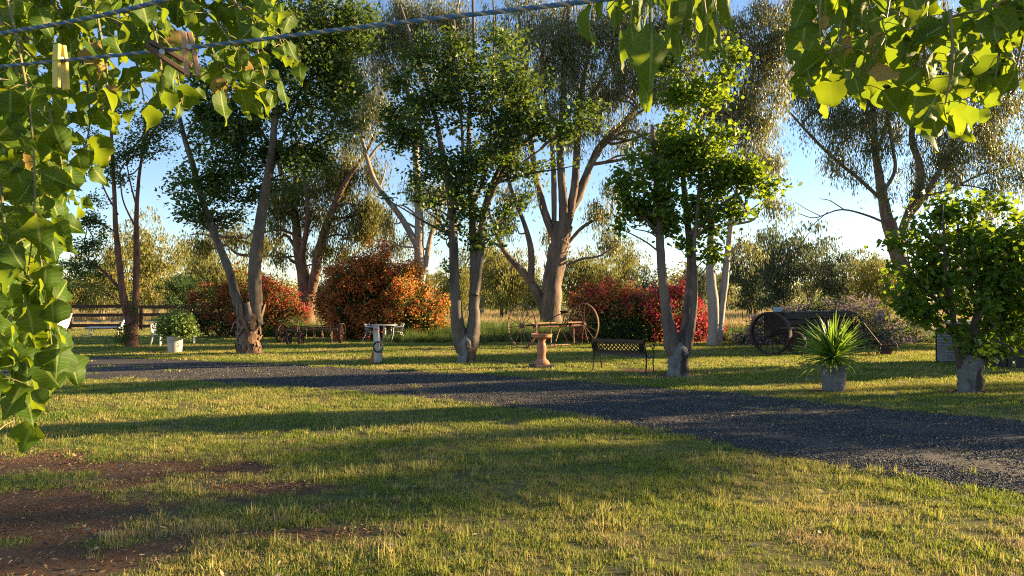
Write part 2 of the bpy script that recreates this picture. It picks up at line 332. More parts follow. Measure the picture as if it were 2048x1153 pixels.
    def obj(s, name, m, parent=None, smooth=False, **k): return link(name, s.mesh(name, m, smooth), parent, **k)

def link(name, me, parent=None, loc=None, rot=None, kind=None):
    o = bpy.data.objects.new(name, me); C.objects.link(o)
    if parent is not None: o.parent = parent
    if loc is not None: o.location = loc
    if rot is not None: o.rotation_euler = rot
    if kind: o['kind'] = kind
    return o
def tag(o, label, cat, group=None):
    o['label'] = label; o['category'] = cat
    if group: o['group'] = group
    return o
def thing(name, label, cat, loc=(0, 0, 0), rz=0.0, group=None):
    o = bpy.data.objects.new(name, None); C.objects.link(o); o.empty_display_size = 0.2
    o.location = tuple(float(c) for c in loc); o.rotation_euler = (0, 0, rz)
    return tag(o, label, cat, group)
def structure(name, me):
    o = link(name, me); o['kind'] = 'structure'; return o
def copy_tree(o, parent=None):
    c = o.copy(); C.objects.link(c)
    if parent is not None: c.parent = parent
    for ch in list(o.children): copy_tree(ch, c)
    return c
def fast_mesh(name, verts, nper, m, rnd=None, extra=None):
    """verts (n, nper, 3): n separate little polygons of nper corners each"""
    n = len(verts); me = bpy.data.meshes.new(name)
    me.vertices.add(n * nper); me.vertices.foreach_set('co', np.asarray(verts, np.float32).ravel())
    me.loops.add(n * nper); me.loops.foreach_set('vertex_index', np.arange(n * nper, dtype=np.int32))
    me.polygons.add(n); me.polygons.foreach_set('loop_start', np.arange(0, n * nper, nper, dtype=np.int32))
    me.update(calc_edges=True)
    if rnd is not None:
        a = me.attributes.new('rnd', 'FLOAT', 'POINT'); a.data.foreach_set('value', np.repeat(rnd, nper).astype(np.float32))
    me.materials.append(m); me.validate(); return me
def spline(pts, n):
    """Catmull-Rom through rows of pts, n samples a span"""
    pts = np.asarray(pts, float)
    if len(pts) < 3:
        t = np.linspace(0, 1, n + 1)[:, None]; return pts[0] * (1 - t) + pts[-1] * t
    p = np.vstack([2 * pts[0] - pts[1], pts, 2 * pts[-1] - pts[-2]]); out = []
    for i in range(1, len(p) - 2):
        for t in np.linspace(0, 1, n, endpoint=False):
            a, b, c, d = p[i - 1], p[i], p[i + 1], p[i + 2]
            out.append(0.5 * ((2 * b) + (c - a) * t + (2 * a - 5 * b + 4 * c - d) * t * t + (3 * b - a - 3 * c + d) * t ** 3))
    out.append(p[-2]); return np.array(out)
def unit(v): return v / (np.linalg.norm(v, axis=-1, keepdims=True) + 1e-12)

# value noise on the ground plane
_perm = np.random.default_rng(3).random((256, 256))
def vnoise(x, y, s):
    x = np.asarray(x) / s + 100; y = np.asarray(y) / s + 100
    xi = np.floor(x).astype(int); yi = np.floor(y).astype(int); fx = x - xi; fy = y - yi
    fx = fx * fx * (3 - 2 * fx); fy = fy * fy * (3 - 2 * fy)
    g = lambda i, j: _perm[i % 256, j % 256]
    return (g(xi, yi) * (1 - fx) + g(xi + 1, yi) * fx) * (1 - fy) + (g(xi, yi + 1) * (1 - fx) + g(xi + 1, yi + 1) * fx) * fy
def fbm(x, y, s): return (vnoise(x, y, s) * 0.5 + vnoise(x, y, s / 2.1) * 0.28 + vnoise(x, y, s / 4.3) * 0.22)

# ------------------------------------------------------------------ ground
D_TOP = [(-300, 705), (130, 712), (400, 722), (700, 738), (950, 750), (1250, 772), (1500, 792), (1800, 822), (2048, 846), (2400, 885)]
D_LOW = [(-300, 752), (140, 757), (400, 766), (700, 785), (950, 808), (1150, 834), (1300, 862), (1500, 897), (1700, 935), (1900, 965), (2048, 984), (2400, 1050)]
top_w = np.array([G(*p)[:2] for p in D_TOP]); low_w = np.array([G(*p)[:2] for p in D_LOW])
def drive_y(x):      # near and far edge of the drive at x
    return np.interp(x, low_w[:, 0], low_w[:, 1]), np.interp(x, top_w[:, 0], top_w[:, 1])
def in_drive(x, y, pad=0.0):
    a, b = drive_y(x); return (y > a + pad) & (y < b - pad)
def rut(x, y):
    """two wheel tracks along the drive"""
    a, b = drive_y(x); t = (y - a) / (b - a + 1e-6) + (vnoise(x, 0 * x, 2.5) - .5) * .08
    return np.clip(1 - np.minimum(np.abs(t - .27), np.abs(t - .70)) / .11, 0, 1)
def dirt(x, y):
    """0..1 bare red soil, lower left"""
    e = lambda cx, cy, rx, ry: 1 - np.sqrt(((x - cx) / rx) ** 2 + ((y - cy) / ry) ** 2)
    d = np.maximum.reduce([e(-3.9, 5.5, 1.9, 0.95), e(-4.0, 7.1, 1.7, 0.42), e(-2.2, 6.35, 0.8, 0.25), e(-1.6, 5.05, 0.8, 0.2), e(-3.1, 4.6, 1.1, 0.5), e(-5.6, 7.2, 1.4, 0.8)] + [e(cx_, cy_, .75, .5) * .8 for cx_, cy_ in ((-1.27, 19.3), (3.9, 16.0), (8.65, 12.9), (-8.7, 22.5), (-14.5, 26), (3.1, 17.1), (6.3, 13.3), (1.0, 25.6))])
    return np.clip(d * 2.0 + (fbm(x, y, 0.55) - 0.5) * 3.2 + 0.0, 0, 1) * (d > -0.6)
def height(x, y): return (vnoise(x, y, 3.1) - 0.5) * 0.05 * np.clip((60 - y) / 60, 0, 1)
gx = np.unique(np.concatenate([np.linspace(-3000, -60, 12), np.linspace(-60, -14, 30), np.linspace(-14, 14, 240), np.linspace(14, 60, 30), np.linspace(60, 3000, 12)]))
gy = np.unique(np.concatenate([np.linspace(-200, 0, 6), np.linspace(0, 22, 190), np.linspace(22, 80, 60), np.linspace(80, 4000, 14)]))
XX, YY = np.meshgrid(gx, gy)
vv = np.stack([XX, YY, height(XX, YY)], -1).reshape(-1, 3); nx, ny = len(gx), len(gy)
idx = np.arange(nx * ny).reshape(ny, nx)
ff = np.stack([idx[:-1, :-1], idx[:-1, 1:], idx[1:, 1:], idx[1:, :-1]], -1).reshape(-1, 4)
gme = bpy.data.meshes.new('ground'); gme.from_pydata(vv.tolist(), [], ff.tolist())
at_ = gme.attributes.new('dirt', 'FLOAT', 'POINT'); at_.data.foreach_set('value', dirt(vv[:, 0], vv[:, 1]).astype(np.float32))
fieldm = np.clip((vv[:, 1] - 34) / 8, 0, 1); at2 = gme.attributes.new('field', 'FLOAT', 'POINT'); at2.data.foreach_set('value', fieldm.astype(np.float32))
gme.polygons.foreach_set('use_smooth', [True] * len(gme.polygons))
def ground_material():
    m = bpy.data.materials.new('ground'); m.use_nodes = True; nt = m.node_tree; b = nt.nodes['Principled BSDF']
    N, L = nt.nodes.new, nt.links.new
    b.inputs['Roughness'].default_value = 0.95; b.inputs['Specular IOR Level'].default_value = 0.1
    ge = N('ShaderNodeNewGeometry')
    def noise(s, d=8):
        n = N('ShaderNodeTexNoise'); n.inputs['Scale'].default_value = s; n.inputs['Detail'].default_value = d; n.inputs['Roughness'].default_value = 0.7
        L(ge.outputs['Position'], n.inputs['Vector']); return n.outputs[0]
    def rng_(o, lo, hi):
        r = N('ShaderNodeMapRange'); r.inputs['From Min'].default_value = lo; r.inputs['From Max'].default_value = hi; L(o, r.inputs[0]); return r.outputs[0]
    def mix(f, a, b2):
        x = N('ShaderNodeMix'); x.data_type = 'RGBA'; L(f, x.inputs['Factor'])
        for k, c in (('A', a), ('B', b2)):
            if isinstance(c, tuple): x.inputs[k].default_value = (*c, 1)
            else: L(c, x.inputs[k])
        return x.outputs['Result']
    thatch = mix(rng_(noise(25), 0.35, 0.65), (0.075, 0.085, 0.025), (0.19, 0.16, 0.065))
    soil = mix(rng_(noise(30), 0.35, 0.68), (0.10, 0.050, 0.024), (0.21, 0.115, 0.060)); soil = mix(rng_(noise(2.2), 0.45, 0.62), soil, (0.11, 0.078, 0.045))
    soil = mix(rng_(noise(90, 4), 0.60, 0.66), soil, (0.26, 0.17, 0.11))
    field = mix(rng_(noise(0.25), 0.4, 0.6), (0.30, 0.25, 0.10), (0.20, 0.20, 0.07))
    a1 = N('ShaderNodeAttribute'); a1.attribute_name = 'dirt'; a2 = N('ShaderNodeAttribute'); a2.attribute_name = 'field'
    c = mix(rng_(a1.outputs['Fac'], 0.25, 0.55), thatch, soil); c = mix(a2.outputs['Fac'], c, field)
    L(c, b.inputs['Base Color'])
    bp = N('ShaderNodeBump'); bp.inputs['Distance'].default_value = 0.03; L(noise(40), bp.inputs['Height']); L(bp.outputs[0], b.inputs['Normal'])
    return m
gme.materials.append(ground_material()); structure('ground', gme)

def drive_material():
    m = bpy.data.materials.new('drive_gravel'); m.use_nodes = True; nt = m.node_tree; b = nt.nodes['Principled BSDF']
    N, L = nt.nodes.new, nt.links.new; b.inputs['Roughness'].default_value = 0.8; b.inputs['Specular IOR Level'].default_value = 0.25
    ge = N('ShaderNodeNewGeometry')
    vo = N('ShaderNodeTexVoronoi'); vo.inputs['Scale'].default_value = 80; L(ge.outputs['Position'], vo.inputs['Vector'])
    sp = N('ShaderNodeSeparateColor'); L(vo.outputs['Color'], sp.inputs[0])
    cr = N('ShaderNodeValToRGB'); e = cr.color_ramp.elements
    e[0].position = 0; e[0].color = (0.026, 0.023, 0.019, 1); e[1].position = 0.9; e[1].color = (0.075, 0.067, 0.058, 1)
    k = e.new(0.96); k.color = (0.26, 0.23, 0.21, 1); L(sp.outputs[0], cr.inputs[0])
    nz = N('ShaderNodeTexNoise'); nz.inputs['Scale'].default_value = 0.9; nz.inputs['Detail'].default_value = 6; L(ge.outputs['Position'], nz.inputs['Vector'])
    mr = N('ShaderNodeMapRange'); mr.inputs['From Min'].default_value = 0.52; mr.inputs['From Max'].default_value = 0.75; mr.inputs['To Max'].default_value = 0.5; L(nz.outputs[0], mr.inputs[0])
    mx = N('ShaderNodeMix'); mx.data_type = 'RGBA'; mx.inputs['B'].default_value = (0.13, 0.10, 0.08, 1); L(cr.outputs[0], mx.inputs['A']); L(mr.outputs[0], mx.inputs['Factor'])
    ru = N('ShaderNodeAttribute'); ru.attribute_name = 'rut'; n2 = N('ShaderNodeTexNoise'); n2.inputs['Scale'].default_value = 3.0; n2.inputs['Detail'].default_value = 7; L(ge.outputs['Position'], n2.inputs['Vector'])
    rm = N('ShaderNodeMath'); rm.operation = 'MULTIPLY'; L(ru.outputs['Fac'], rm.inputs[0]); L(n2.outputs[0], rm.inputs[1])
    rx = N('ShaderNodeMix'); rx.data_type = 'RGBA'; rx.inputs['B'].default_value = (0.125, 0.102, 0.08, 1); L(mx.outputs['Result'], rx.inputs['A']); L(rm.outputs[0], rx.inputs['Factor'])
    L(rx.outputs['Result'], b.inputs['Base Color'])
    bp = N('ShaderNodeBump'); bp.inputs['Distance'].default_value = 0.02; bp.invert = True; L(vo.outputs['Distance'], bp.inputs['Height']); L(bp.outputs[0], b.inputs['Normal'])
    return m
dxs = np.arange(-18, 12.5, 0.12); rows = 26; dv = []
for x in dxs:
    a, b = drive_y(x)
    a = a + (fbm(x, 3.3, 0.9) - 0.5) * 0.35; b = b + (fbm(x, 43.3, 0.9) - 0.5) * 0.5
    for t in np.linspace(0, 1, rows):
        y = a + (b - a) * t; dv.append((x, y, float(height(x, y)) + 0.012 - 0.006 * (t in (0, 1))))
df = [(i * rows + j, (i + 1) * rows + j, (i + 1) * rows + j + 1, i * rows + j + 1) for i in range(len(dxs) - 1) for j in range(rows - 1)]
dme = bpy.data.meshes.new('driveway'); dme.from_pydata(dv, [], df); dme.materials.append(drive_material()); dva = np.array(dv); ra_ = dme.attributes.new('rut', 'FLOAT', 'POINT'); ra_.data.foreach_set('value', rut(dva[:, 0], dva[:, 1]).astype(np.float32))
dme.polygons.foreach_set('use_smooth', [True] * len(dme.polygons)); structure('driveway', dme)
# the far road behind the rail fence
ra = MB(); ra.add([(-120, 56, .03), (-18, 57, .03), (-16, 62, .03), (-120, 62, .03)], [(0, 1, 2, 3)]); structure('road', ra.mesh('road', M['road']))

# ------------------------------------------------------------------ instanced ground cover (geometry nodes)
def tuft(name, n, spread, h, w, m, lean=0.5, seg=2, seed=1, curl=0.3):
    g = np.random.default_rng(seed)
    r = spread * np.sqrt(g.random(n)); a = g.random(n) * 6.283
    base = np.stack([r * np.cos(a), r * np.sin(a), np.zeros(n)], 1)
    hh = h * g.uniform(0.5, 1.15, n); az = g.random(n) * 6.283; ln = np.abs(g.normal(0, lean, n))
    dirv = np.stack([np.cos(az) * np.sin(ln), np.sin(az) * np.sin(ln), np.cos(ln)], 1)
    sa = g.random(n) * 6.283; side = np.stack([np.cos(sa), np.sin(sa), np.zeros(n)], 1) * w / 2
    mid = base + dirv * hh[:, None] * 0.55
    tip = base + dirv * hh[:, None] + np.stack([np.cos(az), np.sin(az), -0.5 * np.ones(n)], 1) * (hh * curl * np.minimum(ln, 1))[:, None]
    base[:, 2] -= 0.01
    q = np.stack([base - side, base + side, mid + side * 0.8, mid - side * 0.8], 1)
    t = np.stack([mid - side * 0.8, mid + side * 0.8, tip, tip], 1)
    q = np.concatenate([q, t]); rnd = np.tile(g.random(n), 2)
    me = fast_mesh(name, q, 4, m, rnd)
    return me
def scatter(name, pts, scale, variants, pick, label=None, cat=None):
    """one object whose geometry nodes put the given little meshes on the points"""
    me = bpy.data.meshes.new(name); me.from_pydata(pts.tolist(), [], [])
    g = np.random.default_rng(len(pts))
    for nm, val in (('sc', scale), ('rz', g.random(len(pts)) * 6.283)):
        a = me.attributes.new(nm, 'FLOAT', 'POINT'); a.data.foreach_set('value', np.asarray(val, np.float32))
    a = me.attributes.new('pick', 'INT', 'POINT'); a.data.foreach_set('value', np.asarray(pick, np.int32))
    o = link(name, me); o['kind'] = 'stuff'
    if label: o['label'] = label; o['category'] = cat
    ng = bpy.data.node_groups.new(name, 'GeometryNodeTree')
    ng.interface.new_socket('Geometry', in_out='INPUT', socket_type='NodeSocketGeometry')
    ng.interface.new_socket('Geometry', in_out='OUTPUT', socket_type='NodeSocketGeometry')
    N, L = ng.nodes.new, ng.links.new
    gi = N('NodeGroupInput'); go = N('NodeGroupOutput'); jn = N('GeometryNodeJoinGeometry')
    for v in reversed(variants):
        src = bpy.data.objects.new(v.name, v)
        oi = N('GeometryNodeObjectInfo'); oi.inputs['Object'].default_value = src; oi.inputs['As Instance'].default_value = True
        L(oi.outputs['Geometry'], jn.inputs[0])
    ip = N('GeometryNodeInstanceOnPoints')
    def attr(nm, t):
        n = N('GeometryNodeInputNamedAttribute'); n.data_type = t; n.inputs[0].default_value = nm; return n.outputs[0]
    cb = N('ShaderNodeCombineXYZ'); L(attr('rz', 'FLOAT'), cb.inputs[2])
    L(gi.outputs[0], ip.inputs['Points']); L(jn.outputs[0], ip.inputs['Instance']); ip.inputs['Pick Instance'].default_value = True
    L(attr('pick', 'INT'), ip.inputs['Instance Index']); L(cb.outputs[0], ip.inputs['Rotation']); L(attr('sc', 'FLOAT'), ip.inputs['Scale'])
    L(ip.outputs[0], go.inputs[0])
    md = o.modifiers.new('scatter', 'NODES'); md.node_group = ng
    return o
def lawn_points(y0, y1, per_m2, seed):
    g = np.random.default_rng(seed); n = int((y1 - y0) * (2 * 0.80 * y1 + 2) * per_m2)
    y = g.uniform(y0, y1, n); x = g.uniform(-1, 1, n) * (0.80 * y1 + 1)
    keep = np.abs(x) < 0.78 * y + 0.6
    x, y = x[keep], y[keep]
    # ragged drive edges
    e = (fbm(x, y, 0.5) - 0.5) * 0.7
    a, b = drive_y(x); k = ~((y > a + 0.05 + e) & (y < b - 0.05 + e))
    k |= (g.random(len(x)) < 0.012)
    d = dirt(x, y); k &= g.random(len(x)) > np.clip(d * 1.5 - .05, 0, 0.975)
    # sparse worn patches
    k &= g.random(len(x)) < np.clip(0.15 + 1.6 * fbm(x + 9, y, 1.0), 0, 1)
    x, y = x[k], y[k]
    return np.stack([x, y, height(x, y)], 1), g
tn = [tuft('near_tuft', 40, 0.07, 0.034, 0.0038, M['grass'], 0.9, seed=i) for i in range(4)]
tm = [tuft('mid_tuft', 36, 0.11, 0.048, 0.007, M['grass'], 0.6, seed=10 + i) for i in range(3)]
tf = [tuft('far_tuft', 40, 0.20, 0.055, 0.014, M['grass'], 0.55, seed=20 + i) for i in range(3)]
tw = [tuft('weed_tuft', 22, 0.05, 0.085, 0.006, M['grass'], 0.55, seed=40 + i) for i in range(2)]
tdry = [tuft('dry_tuft', 60, 0.09, 0.048, 0.004, M['grass_field'], 1.0, seed=80 + i) for i in range(2)]
p1, g1 = lawn_points(3.6, 8.5, 215, 1); p2, g2 = lawn_points(8.5, 15, 75, 2); p3, g3 = lawn_points(15, 31, 26, 3)
p4, g4 = lawn_points(31, 46, 7, 4)
p4 = p4[(p4[:, 0] < -3.5 - 0) | (p4[:, 1] < 30)]
ptsall = np.concatenate([p1, p2, p3, p4])
pick = np.concatenate([np.where(g1.random(len(p1)) < 0.05, g1.integers(10, 12, len(p1)), g1.integers(0, 4, len(p1))), g2.integers(4, 7, len(p2)), g3.integers(7, 10, len(p3)), g4.integers(7, 10, len(p4))])
pick = np.where((ptsall[:, 1] < 20) & (g1.random(len(ptsall)) < .28 * np.clip(vnoise(ptsall[:, 0] + 5, ptsall[:, 1] * 1.6, .45) - .74, 0, 1) * 6), 12 + g1.integers(0, 2, len(ptsall)), pick)
scl = np.clip(0.6 + 1.0 * fbm(ptsall[:, 0], ptsall[:, 1], 0.9) + g1.normal(0, 0.14, len(ptsall)), 0.5, 1.7)
scatter('lawn_grass', ptsall, scl, tn + tm + tf + tw + tdry, pick, 'short mown grass of the lawn, green with straw patches', 'grass')

# tall grass at the lawn's far edge and the dry field beyond
tt = [tuft('tall_tuft', 60, 0.32, 0.95, 0.022, M['grass_tall'], 0.28, seed=50 + i, curl=0.5) for i in range(3)]
g = np.random.default_rng(5); n = 3300; x = g.uniform(-16, 19, n); y = g.uniform(28.6, 34.5, n)
k = (x > -5.5) & ~((x > 2.0) & (x < 9.4) & (y < 30.0)) | ((x < -5.5) & (y > 33.5) & (x > -12)); x, y = x[k], y[k]
sc_ = np.clip(g.uniform(0.55, 1.0, len(x)) * np.clip(0.45 + (y - 28.6) * 0.25, 0.4, 1), 0.3, 1) * np.where(x > 9.5, 0.75, 1)
scatter('tall_grass', np.stack([x, y, 0 * x], 1), sc_, tt, g.integers(0, 3, len(x)), 'long green grass standing along the back edge of the lawn', 'grass')
tfd = [tuft('field_tuft', 46, 0.55, 0.8, 0.035, M['grass_field'], 0.3, seed=60 + i) for i in range(3)]
n = 8500; y = 34 + (g.random(n) ** 1.6) * 66; x = g.uniform(-0.85, 0.85, n) * y
k = ~((x < -5) & (y < 46)) & ~((y > 54.5) & (y < 63.5) & (x < -15)); x, y = x[k], y[k]
scatter('field_grass', np.stack([x, y, 0 * x], 1), g.uniform(0.6, 1.15, len(x)) * np.where((x < -14) & (y < 56), .4, 1), tfd, g.integers(0, 3, len(x)), 'dry yellow grass of the paddock beyond the garden', 'grass')

# gravel chips
def chips(name, n, spread, r, seed):
    g = np.random.default_rng(seed); vs = []
    quads = []
    rnds = []
    for i in range(n):
        c = np.array([*(g.uniform(-spread, spread, 2)), 0.0]); s = r * g.uniform(0.4, 1.0) * np.array([1, g.uniform(.6, 1), g.uniform(.45, .8)])
        A = Euler((g.uniform(0, .6), g.uniform(0, .6), g.uniform(0, 6.28))).to_matrix()
        v = np.array([[i_ * 1, j * 1, k_ * 1] for i_ in (-1, 1) for j in (-1, 1) for k_ in (-1, 1)], float) * g.uniform(0.55, 1, (8, 3)) * s
        v = v @ np.array(A).T + c + [0, 0, s[2] * 0.4]
        for q in [(0, 1, 3, 2), (4, 6, 7, 5), (0, 4, 5, 1), (2, 3, 7, 6), (1, 5, 7, 3)]: quads.append(v[list(q)])
        rnds += [g.random()] * 5
    return fast_mesh(name, np.array(quads), 4, M['stone'], np.array(rnds))
ch = [chips('gravel_bunch', 60, 0.17, 0.009, 70 + i) for i in range(3)]
g = np.random.default_rng(9); n = 11000; y = g.uniform(6, 19, n); x = g.uniform(-9, 10, n); k = in_drive(x, y, -0.10) & (rut(x, y) < g.random(n) * 1.2) & (np.abs(x) < 0.8 * y + .5); x, y = x[k], y[k]
scatter('gravel', np.stack([x, y, height(x, y) + 0.012], 1), g.uniform(0.7, 1.3, len(x)), ch, g.integers(0, 3, len(x)), 'loose dark blue grey gravel of the driveway', 'gravel')

# fallen leaves and dry stalks
g = np.random.default_rng(12)
def litter(n, pos, L, W, m, name, label, cat):
    x, y = pos; n = len(x)
    a = g.random(n) * 6.283; d = np.stack([np.cos(a), np.sin(a), g.normal(0, .25, n)], 1); s = np.stack([-np.sin(a), np.cos(a), g.normal(0, .35, n)], 1)
    c = np.stack([x, y, height(x, y) + 0.022 + g.random(n) * 0.02], 1); l = L * g.uniform(.5, 1, n)[:, None]; w = W * g.uniform(.5, 1, n)[:, None]
    q = np.stack([c - d * l / 2, c - s * w / 2, c + d * l / 2, c + s * w / 2 + [0, 0, 0.006]], 1)
    o = link(name, fast_mesh(name, q, 4, m, g.random(n))); o['kind'] = 'stuff'; o['label'] = label; o['category'] = cat
cl = [chips('soil_clods', 30, 0.16, 0.0065, 170 + i) for i in range(2)]
for c_ in cl: c_.materials[0] = mat('soil_clod', (0.08, 0.042, 0.022), 0.95, (0.16, 0.092, 0.05), 30)
n_ = 1500; y_ = g.uniform(3.8, 8.2, n_); x_ = g.uniform(-6, -.5, n_); k_ = (dirt(x_, y_) > .3) & (vnoise(x_, y_, .5) > .42); x_, y_ = x_[k_], y_[k_]
scatter('soil_crumbs', np.stack([x_, y_, height(x_, y_)], 1), g.uniform(.5, 1.5, len(x_)), cl, g.integers(0, 2, len(x_)), 'red brown clods and crumbs on the bare soil', 'soil')
n = 2600; y = 3.8 + g.random(n) ** 1.3 * 16; x = g.uniform(-1, 1, n) * y * 0.77
on = in_drive(x, y); kk = on | (dirt(x, y) > 0.25) | (g.random(n) < 0.25) | (vnoise(x, y, .8) > .78); litter(0, (x[kk], y[kk]), 0.068, 0.028, M['litter'], 'fallen_leaves', 'pale dry leaves scattered over the gravel and lawn', 'leaves')
n = 5000; y = 4 + g.random(n) * 5; x = g.uniform(-6, 0.5, n); kk = (dirt(x, y) > 0.15); 
xa = []; ya = []
for cx_, cy_, rr_ in ((-1.27, 19.3, .8), (3.9, 16.0, .8), (8.65, 12.9, .8), (-8.7, 22.5, .9), (-14.5, 26, .8), (3.1, 17.1, .9), (2.0, 26.3, 1.6), (-8.5, 28.3, 1.6)):
    q_ = g.normal(0, .45, (220, 2)) * [rr_, rr_ * .8]; xa.append(cx_ + q_[:, 0]); ya.append(cy_ - .1 + q_[:, 1])
xs_ = np.concatenate([x[kk]] + xa); ys_ = np.concatenate([y[kk]] + ya)
litter(0, (xs_, ys_), 0.05, 0.007, M['straw'], 'dry_stalks', 'dry stalks and bark shreds on the bare soil and round the trunks', 'mulch')

# ------------------------------------------------------------------ trees
def leaf_quads(c, g, style, L, W):
    """c (n,3) leaf bases -> (n,4,3) folded diamond blades"""
    n = len(c)
    if style == 'droop':
        az = g.random(n) * 6.283; tl = np.abs(g.normal(0, 0.42, n))
        d = np.stack([np.cos(az) * np.sin(tl), np.sin(az) * np.sin(tl), -np.cos(tl)], 1)
    else:
        az = g.random(n) * 6.283; tl = g.normal(1.75, 0.5, n)
        d = np.stack([np.cos(az) * np.sin(tl), np.sin(az) * np.sin(tl), np.cos(tl)], 1)
    r = unit(g.normal(0, 1, (n, 3))); s = unit(np.cross(d, r))
    l = (L * g.uniform(.65, 1.25, n))[:, None]; w = (W * g.uniform(.7, 1.25, n))[:, None]
    nrm = np.cross(d, s)
    k = 0.45 if style != 'droop' else 0.4
    b = c; m1 = c + d * l * k + s * w / 2 + nrm * w * 0.15; t = c + d * l; m2 = c + d * l * k - s * w / 2 + nrm * w * 0.15
    return np.stack([b, m1, t, m2], 1)

def grow(name, label, Y, limbs, blobs, bark, leafm, style, LW, dens, seed, cat='tree', cluster=0.45, stump=None, stump_mat=None, per=22, twig_r=0.012,
         group=None, thick=1.0, twigm='twig', depthk=0.75, rough=0.10, light=None, shell=0.0):
    """limbs: lists of (px, py, width_px[, depth offset m]); blobs: (px, py, rx, ry[, depth offset m, density factor])"""
    g = np.random.default_rng(seed); k = m_per_px(Y)
    base = G(*(limbs[0][0][:2])) if stump is None else G(*(stump[0][:2]))
    base = P(limbs[0][0][0] if stump is None else stump[0][0], 700, Y); base[2] = 0
    root = thing(name, label, cat, base, 0, group); off = base
    nodes = []; noder = []
    def to3(row, dz0=0.0):
        o = row[3] if len(row) > 3 else dz0
        return P(row[0], row[1], Y + o)
    first = True
    if stump is not None:
        pts = np.array([[*to3(r), r[2] * k / 2] for r in stump]); pts[0, 2] = -0.05
        s = spline(pts, 5); mb = MB().tube(s[:, :3] - off, s[:, 3], 30, rough=0.15, seed=seed)
        ob = mb.obj('trunk', stump_mat or bark, root, smooth=True); ob['label'] = {'bark_whitewashed': 'whitewashed grey stump with flaking bark'}.get((stump_mat or bark).name, 'thick brown stump with peeling bark')
    for li, lb in enumerate(limbs):
        n = len(lb); yo = lb[0][3] if len(lb[0]) > 3 else 0.0
        sl = (g.normal(0, 0.14) if li else 0.0)
        rows = []
        p0 = to3(lb[0], yo)
        for j, r in enumerate(lb):
            dist = abs(lb[0][1] - r[1]) * k
            rows.append([*to3(r, yo + sl * dist), max(r[2] * k / 2 * thick, 0.006)])
        rows = np.array(rows)
        if li == 0 and stump is None: rows[0, 2] = -0.05; rows[0, 3] *= 1.12
        s = spline(rows, 6); s[:, 3] = np.maximum(s[:, 3], 0.004)
        w = np.cumsum(g.normal(0, 1, (len(s), 2)), 0); w -= np.linspace(0, 1, len(s))[:, None] * w[-1]
        s[:, :2] += w * s[:, 3:4] * 0.05
        mb = MB().tube(s[:, :3] - off, s[:, 3], 16 if rows[0, 3] > 0.1 else 9, rough=rough, seed=seed + li)
        mb.obj('trunk' if (li == 0 and stump is None) else 'limb', bark, root, smooth=True)
        for q in s[len(s) // 3::2]: nodes.append(q[:3])
    nodes = list(nodes); quads = []; tw = MB()
    # cluster centres, hung on secondary limbs
    cc = []; sec = MB(); ktop = len(blobs)
    for b in blobs:
        yo = b[4] if len(b) > 4 else 0.0; df = b[5] if len(b) > 5 else 1.0
        n = int(b[2] * b[3] * 3.14 * dens * df / per * g.uniform(.9, 1.1)) + 1
        u = unit(g.normal(0, 1, (n, 3))) * (g.random(n)[:, None] ** (0.42 if not shell else shell))
        ctr = P(b[0], b[1], Y + yo); rad = np.array([b[2] * k, (b[2] + b[3]) / 2 * k * depthk, b[3] * k])
        nm = max(3, n // 7); mo = unit(g.normal(0, 1, (nm, 3))) * (g.random(nm)[:, None] ** 0.45) * 1.05
        nodes_a = np.array(nodes)
        for q_ in (ctr + mo * rad)[:5 if b[2] > 60 else 3]:
            if q_[2] < .5: continue
            dd_ = nodes_a - q_; dl = np.linalg.norm(dd_, axis=1) + 1.6 * np.maximum(dd_[:, 2] + .5, 0); a_ = nodes_a[int(dl.argmin())]; Ls = np.linalg.norm(q_ - a_)
            if Ls < .3: continue
            m1 = a_ * .65 + q_ * .35 + g.normal(0, .09, 3) * Ls + [0, 0, .04 * Ls]; m2 = a_ * .3 + q_ * .7 + g.normal(0, .09, 3) * Ls
            sp_ = spline([a_, m1, m2, q_], 4); r_ = min(.018 + .016 * Ls, .07) * (Y / 25)
            sec.tube(sp_ - off, np.linspace(r_, r_ * .3, len(sp_)), 6, rough=.08, seed=n)
            nodes += [x_ for x_ in sp_[3::2]]
        out_ = g.random(n) < .10
        u = mo[g.integers(0, nm, n)] * np.where(out_, 1.22, 1.0)[:, None] + g.normal(0, 0.13, (n, 3)) * (0.6 + g.random((n, 1)))
        cc.append(ctr + u * rad)
    cc = np.concatenate(cc); cc[:, 2] = np.maximum(cc[:, 2], 0.15)
    A = np.array(nodes)
    d0 = np.linalg.norm(cc[:, None] - A[None], axis=2).min(1); order = np.argsort(d0)
    node_arr = np.zeros((len(A) + len(cc) * 2, 3)); node_arr[:len(A)] = A; na = len(A)
    for i in order:
        c = cc[i]; dd = node_arr[:na] - c
        dist = np.linalg.norm(dd, axis=1) + 0.9 * np.maximum(dd[:, 2], 0)
        j = int(dist.argmin()); a = node_arr[j]; L = np.linalg.norm(c - a)
        mid = (a + c) / 2 + np.array([*g.normal(0, .10, 2), 0.10]) * L
        t = np.array([0, .35, .7, 1.0])[:, None]; pp = a * (1 - t) ** 2 + 2 * mid * t * (1 - t) + c * t * t
        if na < 4000 or g.random() < .4:
            r0 = min(twig_r * (1 + 0.9 * L), 0.05); tw.tube(pp - off, np.linspace(r0, r0 * 0.3, 4), 3, caps=False)
        node_arr[na] = c; node_arr[na + 1] = mid; na += 2
    n = len(cc); cnt = np.maximum((per * g.uniform(.5, 1.5, n)).astype(int), 3); tot = cnt.sum()
    ci = np.repeat(np.arange(n), cnt); cr = cluster * g.uniform(.6, 1.3, n)
    offs = g.normal(0, 0.5, (tot, 3)) * cr[ci][:, None] * ([1, 1, 1.0] if style == 'droop' else [1, 1, .75])
